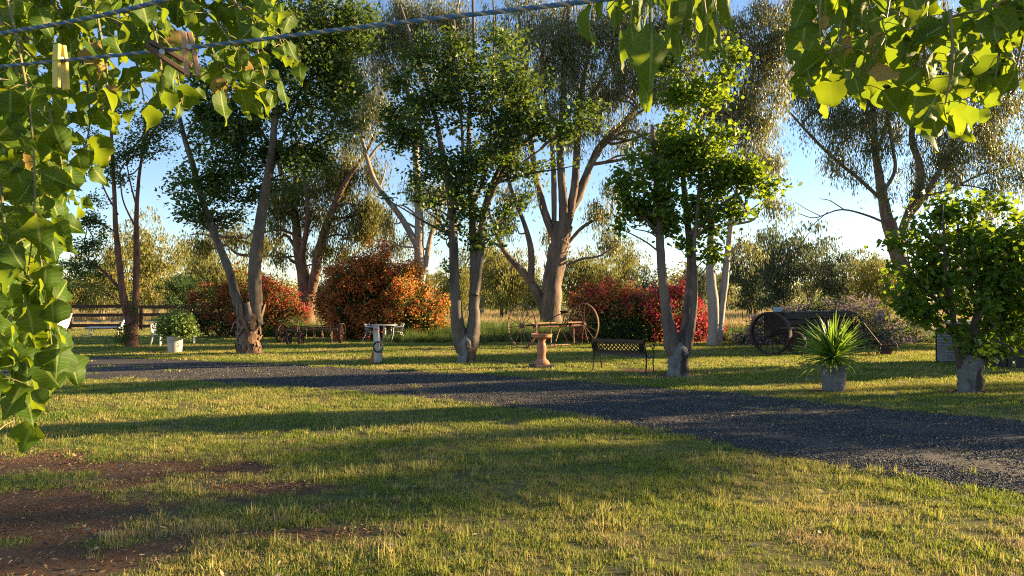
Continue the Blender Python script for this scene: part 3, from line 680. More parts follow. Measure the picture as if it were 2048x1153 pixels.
    if style == 'droop': offs[:, 2] -= np.abs(g.normal(0, 0.8, tot)) * cr[ci]
    c = cc[ci] + offs; c[:, 2] = np.maximum(c[:, 2], 0.05)
    q = leaf_quads(c, g, style, *LW) - off
    crn = np.clip(g.random(n)[ci] * 0.55 + g.random(tot) * 0.45, 0, 1)
    o = link('crown', fast_mesh('crown', q, 4, leafm, crn), root); o['kind'] = 'stuff'
    if sec.v: sec.obj('limb_work', bark, root, smooth=True)['kind'] = 'stuff'
    if tw.v: t_ = tw.obj('twig_work', M[twigm], root); t_['kind'] = 'stuff'
    return root

# T1 dark slim tree beside the white pot
t1 = grow('slim_tree', 'slim dark reddish multi-stemmed tree between the far lounger and the cream potted shrub', 26.0,
     [[(262, 697, 24), (260, 650, 20), (248, 600, 14), (241, 540, 12), (232, 450, 9), (228, 360, 7), (222, 250, 5)],
      [(264, 690, 18), (270, 620, 13), (273, 520, 12), (273, 430, 9), (280, 340, 6), (300, 230, 4)],
      [(247, 590, 7), (222, 558, 6), (190, 530, 4), (150, 515, 3)], [(268, 450, 4), (246, 400, 3), (240, 345, 3)], [(236, 430, 4), (205, 370, 3), (190, 300, 2)],
      [(275, 420, 4), (262, 370, 3), (250, 310, 2)]],
     [(170, 525, 45, 42), (215, 320, 60, 50), (290, 240, 70, 70), (195, 440, 42, 50, 0, .7), (300, 300, 40, 24, 0, .5), (252, 675, 30, 22, -.3, .8), (270, 630, 16, 40, 0, .35), (225, 590, 30, 16, 0, .3)],
     M['bark_red'], M['leaf_dark'], 'broad', (0.11, 0.07), 0.22, 11, cluster=0.32, per=16)
# T2 coppiced gum
t2 = grow('coppiced_gum', 'tall gum with two smooth grey stems rising from a thick peeling brown stump', 22.5,
     [[(484, 650, 22), (471, 590, 18), (458, 540, 16), (430, 470, 14), (405, 400, 12), (385, 330, 11), (365, 260, 9), (345, 170, 6)],
      [(512, 650, 28), (512, 580, 25), (512, 520, 24), (518, 460, 21), (528, 400, 18), (545, 300, 14), (552, 200, 10), (560, 90, 6)],
      [(514, 520, 14), (528, 430, 12), (540, 360, 9), (562, 290, 7), (600, 200, 5)], [(497, 640, 13, -.3), (496, 620, 12, -.3), (494, 606, 11, -.3)],
      [(546, 300, 8), (500, 230, 6), (440, 130, 4)], [(552, 240, 7), (610, 170, 6), (690, 60, 4)], [(548, 320, 6), (620, 290, 5), (690, 250, 3)]],
     [(560, 140, 150, 130), (640, 60, 110, 80), (480, 320, 80, 50), (430, 370, 80, 55), (610, 300, 85, 60), (680, 170, 60, 110), (385, 425, 40, 25, 0, .6), (520, 40, 100, 60),
      (410, 220, 60, 70), (460, 240, 70, 60), (560, 370, 70, 30, 0, .6), (450, 440, 80, 35, 1, .6)],
     M['bark_gum'], M['leaf_dark'], 'broad', (0.16, 0.085), 0.165, 12, cluster=0.42,
     stump=[(497, 712, 54), (497, 700, 46), (496, 680, 41), (496, 655, 43), (497, 634, 46), (498, 622, 30), (498, 616, 14)], stump_mat=M['bark_rough'], rough=0.05)
# T3 dark rough barked eucalypt
t3 = grow('rough_barked_eucalypt', 'rough dark brown eucalypt forking low behind the rusty cultivator', 37.0,
     [[(612, 672, 34), (610, 640, 31), (609, 600, 33), (603, 550, 24), (594, 490, 19), (586, 420, 14), (562, 350, 10), (555, 280, 7)],
      [(617, 610, 22), (630, 550, 20), (640, 500, 18), (660, 440, 14), (690, 370, 10), (730, 310, 7), (752, 265, 5)],
      [(601, 530, 14), (615, 450, 10), (612, 380, 8), (600, 320, 5)], [(590, 470, 6), (560, 460, 5), (530, 465, 3)]],
     [(590, 380, 60, 55), (690, 430, 75, 50), (705, 360, 65, 50), (742, 440, 36, 45), (640, 330, 80, 50), (560, 430, 35, 60), (650, 490, 50, 26), (500, 470, 60, 30, 2, .8), (420, 480, 60, 30, 3, .8), (560,510,30,20,0,.6)],
     M['bark_rough'], M['leaf_gum_gold'], 'droop', (0.26, 0.055), 0.42, 13, cluster=0.5, per=36)
# T4 smooth pinkish gum
t4 = grow('smooth_gum', 'pale pinkish smooth gum rising out of the orange bougainvillea', 34.5,
     [[(845, 690, 24), (843, 620, 24), (838, 560, 22), (838, 500, 20), (838, 440, 18), (836, 380, 16), (833, 320, 14), (828, 250, 12), (815, 170, 9), (800, 80, 7), (790, 0, 5), (785, -60, 4)],
      [(834, 492, 15), (805, 440, 12), (775, 400, 11), (750, 362, 10), (736, 320, 9), (722, 270, 7), (700, 215, 5), (660, 150, 4)],
      [(841, 570, 15), (853, 515, 12), (862, 470, 9), (880, 420, 7), (890, 350, 5)], [(736, 320, 6), (760, 290, 5), (800, 270, 3)],
      [(760, 375, 4), (768, 350, 3), (772, 330, 2)], [(828, 250, 7), (870, 180, 6), (900, 90, 5), (920, -10, 4)], [(818, 180, 6), (770, 110, 5), (730, 20, 4)]],
     [(740, 190, 80, 70), (690, 110, 70, 90), (830, 80, 100, 80), (900, 30, 90, 50), (780, 450, 40, 36, 0, .6), (855, 400, 50, 50), (770, 50, 60, 60), (700, 250, 50, 40), (800, 490, 30, 26, 0, .6), (640, 30, 60, 40)],
     M['bark_pale'], M['leaf_gum'], 'droop', (0.24, 0.046), 0.33, 14, cluster=0.46, per=34, rough=0.05, twigm='twig_grey')
# T5 central dense tree on a grey stump
t5 = grow('dense_broadleaf_tree', 'dense dark green tree with upright stems on a pale stump left of the bird bath', 19.3,
     [[(925, 705, 24), (922, 676, 31), (917, 645, 27), (914, 610, 22), (911, 560, 20), (908, 480, 18), (903, 400, 16), (885, 300, 12), (862, 200, 9), (830, 100, 7), (800, 10, 5)],
      [(942, 705, 24), (944, 676, 31), (948, 642, 26), (949, 610, 22), (950, 560, 22), (949, 500, 17), (945, 430, 14), (941, 350, 12), (938, 250, 9), (948, 120, 7), (945, -20, 5)],
      [(949, 590, 18), (957, 540, 15), (962, 470, 15), (970, 420, 14), (985, 370, 12), (1010, 320, 9), (1050, 285, 8), (1092, 250, 5)],
      [(961, 460, 10), (980, 400, 9), (1002, 350, 8), (1018, 300, 6), (1030, 220, 4)], [(944, 420, 7), (975, 330, 6), (985, 200, 5), (988, 60, 4), (984, -40, 3)],
      [(905, 420, 8), (925, 330, 6), (920, 200, 5), (908, 40, 4)], [(985, 372, 7), (1040, 330, 6), (1080, 300, 4)], [(900, 340, 6), (850, 300, 5), (800, 270, 3)]],
     [(940, 200, 150, 90), (885, 330, 90, 70), (1000, 310, 85, 70), (930, 430, 85, 50), (840, 240, 70, 70), (1060, 240, 70, 55), (955, 105, 110, 60, 0, .8), (870, 110, 70, 50, 0, .7), (805, 180, 50, 50, 0, .6),
      (1150, 240, 60, 45, 0, .7), (810, 400, 40, 14, -1, .6), (900, 545, 22, 22, 0, .4), (960, 490, 40, 26, 0, .5), (1110, 330, 40, 16, 0, .4), (1040,400,30,26,0,.4)],
     M['bark_gum'], M['leaf_dark'], 'broad', (0.14, 0.085), 0.125, 15, cluster=0.33, per=18,
     stump=[(934, 734, 46), (934, 722, 39), (934, 706, 36), (933, 694, 37), (933, 682, 34), (934, 672, 20), (934, 667, 5)], stump_mat=M['bark_white'], rough=0.05)
# T6 the great eucalypt
t6 = grow('great_eucalypt', 'largest eucalypt with a broad sunlit trunk and many fanning limbs behind the hay rake', 33.5,
     [[(1103, 690, 54), (1103, 665, 46), (1104, 620, 42), (1106, 570, 40), (1110, 530, 41), (1118, 490, 40), (1128, 450, 36)],
      [(1124, 470, 26), (1140, 420, 22), (1160, 380, 18), (1180, 330, 14), (1200, 290, 12), (1250, 240, 9), (1287, 203, 6), (1330, 170, 4)],
      [(1128, 462, 22), (1125, 400, 18), (1122, 340, 16), (1120, 280, 14), (1125, 200, 12), (1130, 100, 10), (1140, -20, 6)],
      [(1118, 490, 20), (1095, 440, 16), (1080, 390, 14), (1068, 330, 12), (1060, 270, 10), (1050, 180, 8), (1040, 60, 6), (1030, -40, 4)],
      [(1134, 450, 18), (1150, 380, 16), (1155, 300, 14), (1160, 220, 12), (1175, 120, 9), (1190, 0, 6)],
      [(1094, 632, 26), (1070, 580, 19), (1045, 543, 15), (1010, 505, 10), (990, 460, 7), (975, 415, 4)],
      [(1062, 565, 14), (1062, 500, 12), (1050, 450, 9), (1030, 400, 8), (1012, 340, 6), (1005, 280, 5)],
      [(1108, 450, 10), (1108, 370, 11), (1105, 300, 9), (1095, 220, 7), (1080, 120, 5)],
      [(1122, 505, 7), (1160, 460, 7), (1190, 440, 5), (1222, 428, 3)], [(1170, 355, 9), (1212, 285, 9), (1262, 238, 7), (1310, 205, 4)],
      [(1118, 540, 5), (1160, 520, 5), (1200, 512, 4), (1235, 490, 2)], [(1160, 230, 7), (1210, 140, 6), (1240, 30, 4)], [(1050, 200, 6), (1000, 120, 5), (990, 20, 3)]],
     [(1130, 120, 130, 100), (1080, 50, 120, 70), (1230, 120, 90, 90), (1260, 40, 120, 60), (1290, 290, 70, 55), (1200, 400, 50, 40, 0, .8), (1025, 400, 55, 55, 0, .7), (1210, 210, 70, 50),
      (1235, 480, 50, 36, 1, .8), (1150, 250, 60, 50, 0, .6), (1020, 200, 60, 80), (1340, 120, 70, 90), (1110, 470, 40, 30, 2, .5), (1000, 300, 40, 40, 0, .5), (1380, 40, 90, 60)],
     M['bark_euc'], M['leaf_gum'], 'droop', (0.24, 0.048), 0.31, 16, cluster=0.46, per=36, rough=0.09, twigm='twig_grey')
# T7 three stemmed tree behind the bench
t7 = grow('three_stemmed_tree', 'round-leaved tree with three stems on a whitewashed stump just right of the black bench', 16.0,
     [[(1352, 722, 24), (1346, 692, 31), (1339, 655, 27), (1334, 620, 22), (1326, 560, 18), (1320, 480, 16), (1318, 400, 14), (1310, 320, 10), (1304, 250, 7)],
      [(1362, 722, 22), (1367, 692, 27), (1372, 655, 21), (1376, 620, 17), (1381, 540, 15), (1380, 480, 14, .15), (1372, 400, 12, .5), (1365, 320, 10, .8), (1368, 250, 7, .8), (1362, 170, 4, .5)],
      [(1368, 722, 16), (1377, 692, 18), (1389, 620, 13), (1391, 560, 11), (1388, 500, 9), (1396, 420, 8), (1402, 330, 6)], [(1380, 470, 8), (1430, 420, 7), (1490, 380, 4)],
      [(1319, 470, 7), (1285, 430, 6), (1260, 390, 4)], [(1366, 300, 6), (1410, 230, 5), (1440, 160, 3)]],
     [(1385, 245, 80, 70), (1400, 175, 70, 50, 0, .8), (1455, 370, 85, 50), (1290, 370, 50, 60), (1330, 430, 65, 45), (1445, 435, 80, 45), (1370, 340, 85, 60), (1300, 430, 45, 45), (1500, 340, 40, 40), (1385, 495, 60, 22, 0, .5), (1258, 400, 25, 35), (1350, 125, 55, 45, 0, .6), (1425, 120, 50, 45, 0, .5), (1240, 440, 24, 30, 0, .6), (1545, 385, 30, 22, 0, .6), (1405, 300, 60, 30, .8, .6), (1420, 500, 30, 25, 0, .5)],
     M['bark_brown'], M['leaf_round'], 'broad', (0.13, 0.10), 0.105, 17, cluster=0.27, per=14,
     stump=[(1357, 757, 54), (1357, 745, 42), (1356, 728, 38), (1357, 712, 40), (1358, 700, 37), (1359, 690, 24), (1360, 684, 5)], stump_mat=M['bark_white'], rough=0.05)
# T8 pale twin gum
t8 = grow('pale_twin_gum', 'pale grey twin-stemmed gum standing behind the red bougainvillea at its right end', 27.0,
     [[(1428, 704, 27), (1426, 660, 22), (1424, 600, 22), (1420, 540, 18), (1422, 470, 14), (1430, 400, 11), (1440, 300, 9), (1445, 200, 7), (1450, 80, 5)],
      [(1434, 690, 20), (1442, 620, 16), (1450, 560, 15), (1455, 510, 12), (1462, 450, 10), (1475, 380, 8), (1490, 300, 6), (1502, 200, 5), (1510, 60, 4)],
      [(1470, 400, 5), (1510, 350, 4), (1550, 320, 3)], [(1444, 200, 5), (1410, 130, 4), (1390, 60, 3)]],
     [(1475, 250, 70, 80), (1505, 180, 70, 60), (1430, 190, 50, 60), (1530, 320, 45, 50, 0, .8), (1490, 70, 90, 70), (1565, 60, 70, 70), (1545, 420, 36, 36, 0, .6), (1490, 480, 45, 20, 0, .5), (1560, 150, 40, 50, 0, .6)],
     M['bark_pale'], M['leaf_gum'], 'droop', (0.20, 0.038), 0.33, 18, cluster=0.38, per=34, rough=0.05, twigm='twig_grey')
# T9 right eucalypt
t9 = grow('spreading_eucalypt', 'spreading eucalypt with dark lower trunk and pale limbs above the old seed drill', 34.0,
     [[(1838, 690, 50), (1833, 640, 41), (1822, 600, 35), (1805, 540, 29), (1790, 490, 27), (1776, 440, 26)],
      [(1780, 462, 24), (1766, 400, 19), (1758, 350, 16), (1750, 300, 13), (1745, 220, 10), (1730, 120, 7), (1720, 20, 5)],
      [(1794, 495, 20), (1815, 430, 16), (1836, 380, 15), (1838, 330, 14), (1823, 280, 12), (1830, 220, 9), (1825, 130, 6)],
      [(1812, 440, 13), (1850, 390, 11), (1880, 340, 8), (1920, 290, 6), (1985, 250, 4)], [(1768, 405, 8), (1720, 360, 7), (1670, 320, 6), (1620, 270, 5), (1570, 215, 3)],
      [(1778, 450, 5), (1730, 430, 4), (1680, 420, 3), (1630, 436, 2), (1598, 428, 1.6)], [(1690, 421, 2.5), (1660, 402, 1.8), (1640, 398, 1.2)], [(1655, 425, 2), (1628, 448, 1.4), (1610, 464, 1)], [(1640, 432, 2), (1615, 420, 1.4), (1590, 405, 1)], [(1762, 390, 8), (1790, 340, 7), (1782, 280, 6), (1772, 190, 5)],
      [(1850, 392, 6), (1900, 380, 5), (1960, 350, 4), (2030, 330, 3)], [(1752, 310, 8), (1775, 240, 7), (1800, 130, 5)], [(1745, 240, 6), (1690, 160, 5), (1640, 60, 4)]],
     [(1700, 300, 90, 40, 0, .8), (1800, 200, 110, 80), (1900, 310, 100, 70), (1980, 230, 90, 80), (2010, 340, 70, 45), (1680, 230, 90, 50), (1640, 160, 80, 60), (1750, 120, 120, 80), (1880, 120, 120, 80),
      (1655, 50, 100, 70), (2030, 100, 70, 80), (1790, 370, 60, 26, 0, .6), (1960, 410, 50, 24, 0, .5), (1800, 20, 120, 60)],
     M['bark_euc'], M['leaf_gum'], 'droop', (0.24, 0.048), 0.31, 19, cluster=0.46, per=36, rough=0.07, twigm='twig')
# T10 leafy tree at the right
t10 = grow('leafy_small_tree', 'low leafy tree with sunlit round leaves on a short pale stump at the right edge', 12.9,
     [[(1943, 752, 28), (1945, 722, 32), (1948, 690, 24), (1952, 645, 17), (1962, 600, 11), (1972, 530, 9), (1975, 460, 6)],
      [(1925, 740, 18), (1912, 690, 11), (1905, 620, 9), (1893, 560, 7), (1888, 480, 5), (1885, 410, 3)], [(1962, 735, 20), (1982, 680, 12), (2005, 620, 8), (2030, 560, 6)],
      [(1908, 640, 6), (1870, 600, 5), (1830, 560, 3)], [(1956, 620, 8), (1930, 540, 6), (1915, 450, 4)]],
     [(1910, 500, 100, 80), (1960, 560, 95, 90), (1840, 545, 55, 55), (2020, 510, 60, 80), (1910, 430, 75, 30), (2030, 620, 50, 80), (1865, 640, 45, 36, 0, .5), (2000, 700, 60, 34, 0, .7), (1815, 480, 30, 30, 0, .5), (1850, 600, 50, 40, 0, .6), (1930, 680, 50, 26, -.4, .5), (1990, 410, 40, 24, 0, .5), (1888, 398, 20, 14, 0, .8), (1985, 640, 60, 40, .5, .5), (1820, 620, 30, 30, 0, .5), (2040, 450, 40, 30), (2100, 560, 80, 110)],
     M['bark_dark'], M['leaf_round'], 'broad', (0.125, 0.105), 0.066, 20, cluster=0.24, per=12, twig_r=0.006,
     stump=[(1940, 792, 52), (1940, 780, 43), (1940, 762, 41), (1938, 742, 43), (1941, 726, 46), (1942, 714, 30), (1943, 706, 10)], stump_mat=M['bark_white'], rough=0.05)

# ragged bark pieces on the peeling stump
g = np.random.default_rng(31)
strip = MB().add([(-.5, 0, 0), (.5, 0, 0), (.6, -.25, .5), (.4, -.45, 1), (-.35, -.4, 1), (-.55, -.2, .5), (-.5, .1, 0), (.5, .1, 0), (.4, -.2, 1), (-.35, -.2, 1)],
                 [(0, 1, 2, 5), (5, 2, 3, 4), (6, 9, 8, 7), (0, 6, 7, 1), (4, 3, 8, 9)]).mesh('bark_strip', M['bark_strip'])
for i in range(90):
    a = g.uniform(0, 6.28); z = g.uniform(0.1, 1.3); r = 0.37 + 0.06 * (z > 1.0)
    o = link('bark_strip', strip, t2, (r * math.cos(a), r * math.sin(a), z), (g.normal(0, .12), g.normal(0, .2) + (math.pi if g.random() < .5 else 0), a + math.pi / 2))
    o.scale = (g.uniform(.06, .15), g.uniform(.08, .16), g.uniform(.15, .5))

# ------------------------------------------------------------------ far trees
def far_proto(i, h, w, lm, bark, style, forks, dens):
    g = np.random.default_rng(100 + i); mb = MB(); tips = []
    for f in range(forks):
        a = g.uniform(0, 6.28); sp = g.uniform(.1, .38) * w
        pts = np.array([[0, 0, -.1], [g.normal(0, .1), g.normal(0, .1), h * .18], [sp * .5 * math.cos(a), sp * .5 * math.sin(a), h * .42], [sp * math.cos(a), sp * math.sin(a), h * g.uniform(.65, .85)]])
        pts[:2, :2] += g.normal(0, .15 if forks > 2 else .02, 2); s = spline(pts, 4); mb.tube(s, np.linspace(.17 * h / 9, .03, len(s)), 6, rough=.1, seed=i); tips += list(s[5:])
        for k in range(3):
            b = s[int(g.integers(5, len(s)))]; e = b + np.array([g.normal(0, w * .25), g.normal(0, w * .25), g.uniform(.05, .25) * h]); m_ = (b + e) / 2 + [0, 0, .2]
            mb.tube(spline([b, m_, e], 3), np.linspace(.05, .012, 7), 4); tips += [e, m_]
    tips = np.array(tips); n = int(dens); c = tips[g.integers(0, len(tips), n)] + g.normal(0, 1, (n, 3)) * [w * .13, w * .13, h * .07]
    extra = unit(g.normal(0, 1, (n // 4, 3))) * g.random((n // 4, 1)) ** .4 * [w * .5, w * .5, h * .26] + [0, 0, h * .70]; c = np.concatenate([c, extra])
    c[:, 2] = np.maximum(c[:, 2], .3)
    per = 26; ci = np.repeat(np.arange(len(c)), per); q = c[ci] + g.normal(0, 1, (len(ci), 3)) * [.30, .30, .24]
    q = leaf_quads(q, g, style, *((.36, .12) if style == 'droop' else (.26, .17)))
    rn = g.random(len(c))[ci] * .6 + g.random(len(ci)) * .4
    tr = mb.mesh('trunk', M[bark], True); cr = fast_mesh('crown', q, 4, M[lm], rn)
    return tr, cr
protos = [far_proto(0, 9, 7.5, 'leaf_far', 'bark_pale', 'droop', 3, 250), far_proto(1, 7.5, 8, 'leaf_far', 'bark_euc', 'droop', 4, 260), far_proto(2, 8, 6, 'leaf_far_grey', 'bark_euc', 'droop', 4, 220),
          far_proto(3, 6, 7, 'leaf_far_green', 'bark_dark', 'broad', 4, 260), far_proto(4, 10, 7, 'leaf_gum_gold', 'bark_pale', 'droop', 2, 230), far_proto(5, 8, 7, 'leaf_far_grey', 'bark_pale', 'droop', 5, 60)]
FT = [  # px, depth, proto, scale, label
 (60, 75, 3, 1.0, 'dense green tree far behind the hanging leaves at the left edge'), (165, 80, 1, .62, 'low hedge-like golden tree far behind the fence at its left end'), (205, 66, 0, .75, 'pale-trunked slender tree behind the rail fence left of the slim tree'),
 (310, 72, 0, .98, 'rounded yellow-green gum far behind the cream potted shrub'), (385, 82, 4, .85, 'tall gold gum at the back left of the rusty bougainvillea'), (360, 62, 3, .62, 'low green tree directly above the left end of the rusty bougainvillea'),
 (450, 66, 1, .80, 'broad olive tree glimpsed between the two leaning gum stems'), (540, 75, 5, .55, 'thin bare-looking tree behind the rusty bougainvillea top'), (655, 70, 3, .62, 'small green tree between the rough eucalypt and the orange bougainvillea'),
 (745, 80, 5, .8, 'sparse twiggy tree showing above the orange bougainvillea'), (900, 62, 1, .62, 'low yellow-green tree right of the orange bougainvillea'), (965, 72, 0, .85, 'pale-stemmed gum between the dense tree and the great eucalypt'),
 (1010, 56, 1, .72, 'golden thicket tree with many leaning stems above the left rake wheel'), (1065, 85, 3, .7, 'dark green tree far behind the fork of the great eucalypt'), (1175, 60, 1, .80, 'bright gold tree just right of the great eucalypt trunk'),
 (1235, 74, 0, .80, 'yellow-green gum above the middle of the red bougainvillea'), (1300, 64, 5, .62, 'sparse twiggy tree behind the red bougainvillea'), (1395, 78, 2, .7, 'grey green tree seen between the three stemmed tree and the pale gum'),
 (1500, 66, 2, .88, 'grey green tree right of the pale twin gum'), (1560, 60, 2, .92, 'tallest grey green tree above the seed drill wheel'), (1618, 72, 5, .95, 'thin-crowned twiggy tree above the seed drill box'),
 (1665, 58, 2, .70, 'dark-stemmed grey green tree behind the yucca'), (1725, 64, 4, .62, 'upright yellow-green sapling left of the spreading eucalypt'), (1755, 52, 1, .62, 'bright golden shrub tree just left of the dark eucalypt trunk'),
 (1900, 70, 2, .8, 'grey green tree far behind the low leafy tree'), (2010, 62, 0, .75, 'olive gum far behind the right side of the low leafy tree'), (830, 90, 4, .6, 'distant gold gum behind the pinkish gum trunk'), (1455, 90, 4, .62, 'distant yellow gum behind the pale twin stems')]
g = np.random.default_rng(77)
for px, Y, pi, s, lab in FT:
    b = P(px, 600, Y); b[2] = 0
    r = thing('far_tree', lab, 'tree', b, g.uniform(0, 6.28), 'trees beyond the paddock'); r.scale = (s, s, s * g.uniform(1.08, 1.22))
    link('trunk', protos[pi][0], r); o = link('crown', protos[pi][1], r); o['kind'] = 'stuff'
# the wood on the horizon
g = np.random.default_rng(78); n = 2600; Y = g.uniform(105, 170, n); x = g.uniform(-.95, .95, n) * Y
h = (2.5 + 5.5 * vnoise(x, Y * .3, 9)); c = np.stack([x, Y, h * g.random(n) ** .7], 1); ci = np.repeat(np.arange(n), 26)
q = c[ci] + g.normal(0, 1, (len(ci), 3)) * [1.1, 1.1, .7]; q[:, 2] = np.maximum(q[:, 2], .1)
q = leaf_quads(q, g, 'broad', .55, .4); o = link('distant_wood', fast_mesh('distant_wood', q, 4, M['leaf_far'], g.random(n)[ci] * .7 + g.random(len(ci)) * .3)); o['kind'] = 'stuff'
tag(o, 'distant line of olive woodland along the horizon', 'woodland')

# trees outside the frame to the right, whose shadows cross the lawn
SHADE = [(19, 18.8, t10, 1.35, 'low leafy tree beside the shed, outside the right edge'), (16.5, 12.3, t10, 0.95, 'low leafy tree where the drive leaves the view at the right'), (20, 21.0, t7, 1.15, 'three-stemmed tree behind the shed, outside the right edge'), (24, 27.5, t7, 1.2, 'tallest three-stemmed tree, outside the right edge behind the shed'), (38, 17.2, t1, 1.2, 'tall slim tree at the far right of the lawn, outside the view'),
         (22, 26.8, t10, 1.5, 'tall leafy tree beyond the shed, outside the right edge'), (36, 20, t7, .95, 'three-stemmed tree by the paddock gate, outside the right edge')]
for i, (x, y, src, s, lab) in enumerate(SHADE):
    r = copy_tree(src); r.location = (x, y, 0); r.rotation_euler = (0, 0, 1.3 * i + .6); r.scale = (s, s, s)
    r.name = 'garden_tree'; r['label'] = lab; r['group'] = 'garden trees to the right'

# ------------------------------------------------------------------ bougainvilleas
def boug(name, label, Y, blobs, fm, seed, dens=1.0, fl=.5, mix2=None, mixf=None, leafm='leaf_boug', cluster=.26, fsize=.10, ff=None, sroot=(.5, 0)):
    g = np.random.default_rng(seed); k = m_per_px(Y); b0 = P(blobs[0][0], 690, Y); b0[2] = 0
    root = thing(name, label, 'bush', b0); L = []; F = []; F2 = []
    st = MB()
    for (px, py, rx, ry, yo) in blobs:
        ctr = P(px, py, Y + yo); rad = np.array([rx * k, (rx + ry) * .5 * k * .8, ry * k])
        n = int(rx * ry * .09 * dens); u = unit(g.normal(0, 1, (n, 3)));
        nm = max(6, n // 9); mo = unit(g.normal(0, 1, (nm, 3))) * g.uniform(.70, 1.10, (nm, 1)) * np.where(g.random((nm, 1)) < .18, 1.22, 1); kk_ = g.random(n) < .72
        u = np.where(kk_[:, None], mo[g.integers(0, nm, n)] + g.normal(0, .10, (n, 3)), u)
        rr = np.where(kk_, 1, g.random(n) ** .25) * (1 + .10 * np.sin(u[:, 0] * 7 + seed) + .08 * np.sin(u[:, 2] * 11 + u[:, 0] * 5)); c = ctr + u * rad * rr[:, None]; c = c[c[:, 2] > .05]; n = len(c)
        ci = np.repeat(np.arange(n), 16); L.append(c[ci] - unit(u_ := (c - ctr))[ci] * .10 + g.normal(0, cluster * .8, (len(ci), 3)))
        if len(u) != n: u = (c - ctr) / rad
        noise = np.sin(c[:, 0] * 2.1 + seed) * np.sin(c[:, 2] * 2.7 + 1) * .5 + g.random(n) * .7
        f = c[noise > (.5 - fl)] if fl > 0 else c[:0]; 
        if ff is not None: f = f[ff(f, b0) > g.random(len(f))]
        out = unit(f - ctr) * .16
        ci = np.repeat(np.arange(len(f)), 20); fc = f[ci] + out[ci] + g.normal(0, cluster * .48, (len(ci), 3))
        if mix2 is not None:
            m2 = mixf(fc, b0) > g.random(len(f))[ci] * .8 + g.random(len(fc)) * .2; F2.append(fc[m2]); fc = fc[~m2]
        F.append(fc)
        for q in c[::14]: st.tube(spline([[(ctr[0] - b0[0]) * sroot[0], (ctr[1] - b0[1]) * sroot[0], sroot[1]], (ctr * [1, 1, .6] + q) / 2 - b0, q - b0], 3), np.linspace(.03, .008, 7), 3, caps=False)
    def put(nm, arrs, m, s, w):
        c = np.concatenate(arrs); c[:, 2] = np.maximum(c[:, 2], .04)
        q = leaf_quads(c, g, 'broad', s, w) - b0; o = link(nm, fast_mesh(nm, q, 4, m, g.random(len(c))), root); o['kind'] = 'stuff'
    put('foliage', L, M[leafm], .10, .07)
    if fl > 0: put('blossom', F, M[fm], fsize, fsize * .85)
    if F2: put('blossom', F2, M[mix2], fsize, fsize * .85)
    st.obj('stem_work', M['twig'], root)['kind'] = 'stuff'
    return root
boug('bougainvillea', 'low rust red bougainvillea mound behind the leaning gum stems', 34.0,
     [(440, 625, 62, 45, 0), (500, 605, 60, 50, 0), (545, 615, 48, 50, 0), (400, 640, 40, 30, 0), (580, 640, 26, 30, 0), (470, 650, 90, 30, -.5)], 'bract_rust', 41, mix2='bract_red', mixf=lambda p, b: np.clip((p[:, 0] - b[0] - 1.2) * .2, 0, .28) * (p[:, 2] > 1.3), fl=.45, ff=lambda p, b: np.clip(p[:, 2] * .6, .15, 1))
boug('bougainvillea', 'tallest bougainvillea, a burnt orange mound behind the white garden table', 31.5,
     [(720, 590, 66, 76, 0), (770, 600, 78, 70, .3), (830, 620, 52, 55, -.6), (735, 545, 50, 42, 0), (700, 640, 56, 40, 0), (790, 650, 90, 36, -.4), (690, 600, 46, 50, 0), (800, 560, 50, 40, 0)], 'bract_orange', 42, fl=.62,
     mix2='bract_sunlit_gold', mixf=lambda p, b: np.clip((p[:, 0] - b[0] - .6) * .28, .08, .6), dens=1.05)  # more gold bracts rightward: the sunlit side is put into the blossom colour
boug('bougainvillea', 'wide crimson and pink bougainvillea hedge behind the black bench', 29.6,
     [(1190, 625, 46, 50, 0), (1240, 625, 56, 52, 0), (1290, 625, 50, 50, 0), (1340, 630, 46, 48, 0), (1375, 645, 34, 42, 0), (1260, 655, 110, 36, -.3), (1390, 665, 22, 26, 0)], 'bract_red', 43, mix2='bract_orange', fl=.54,
     mixf=lambda p, b: np.clip(.60 - (p[:, 0] - b[0] - 2.0) * .3, .05, .6), ff=lambda p, b: np.clip((p[:, 0] - b[0] - 1.7) * .9, 0, 1) + np.clip((p[:, 2] - .95) * 1.5, 0, .95) + .5 * (p[:, 0] - b[0] < -.4))
boug('faded_bougainvillea', 'faded dusty pink bougainvillea sprawling behind the old seed drill', 27.5,
     [(1560, 665, 60, 26, .5), (1640, 640, 70, 34, 1), (1720, 655, 60, 40, 0.5), (1760, 675, 44, 26, -.5), (1500, 685, 36, 14, 0), (1800, 690, 30, 10, 0)], 'bract_faded', 44, fl=.42, dens=.8, fsize=.10)
boug('green_shrub', 'rounded dark green shrub beside the foot of the pale twin gum', 29.0,
     [(1420, 665, 30, 30, 1), (1395, 672, 22, 20, 1)], 'bract_red', 45, fl=.06, dens=.9)
boug('green_shrub', 'low green shrub at the foot of the spreading eucalypt', 29.0, [(1800, 672, 40, 22, 0), (1850, 680, 34, 18, 0)], 'bract_faded', 46, fl=.02, dens=.8)

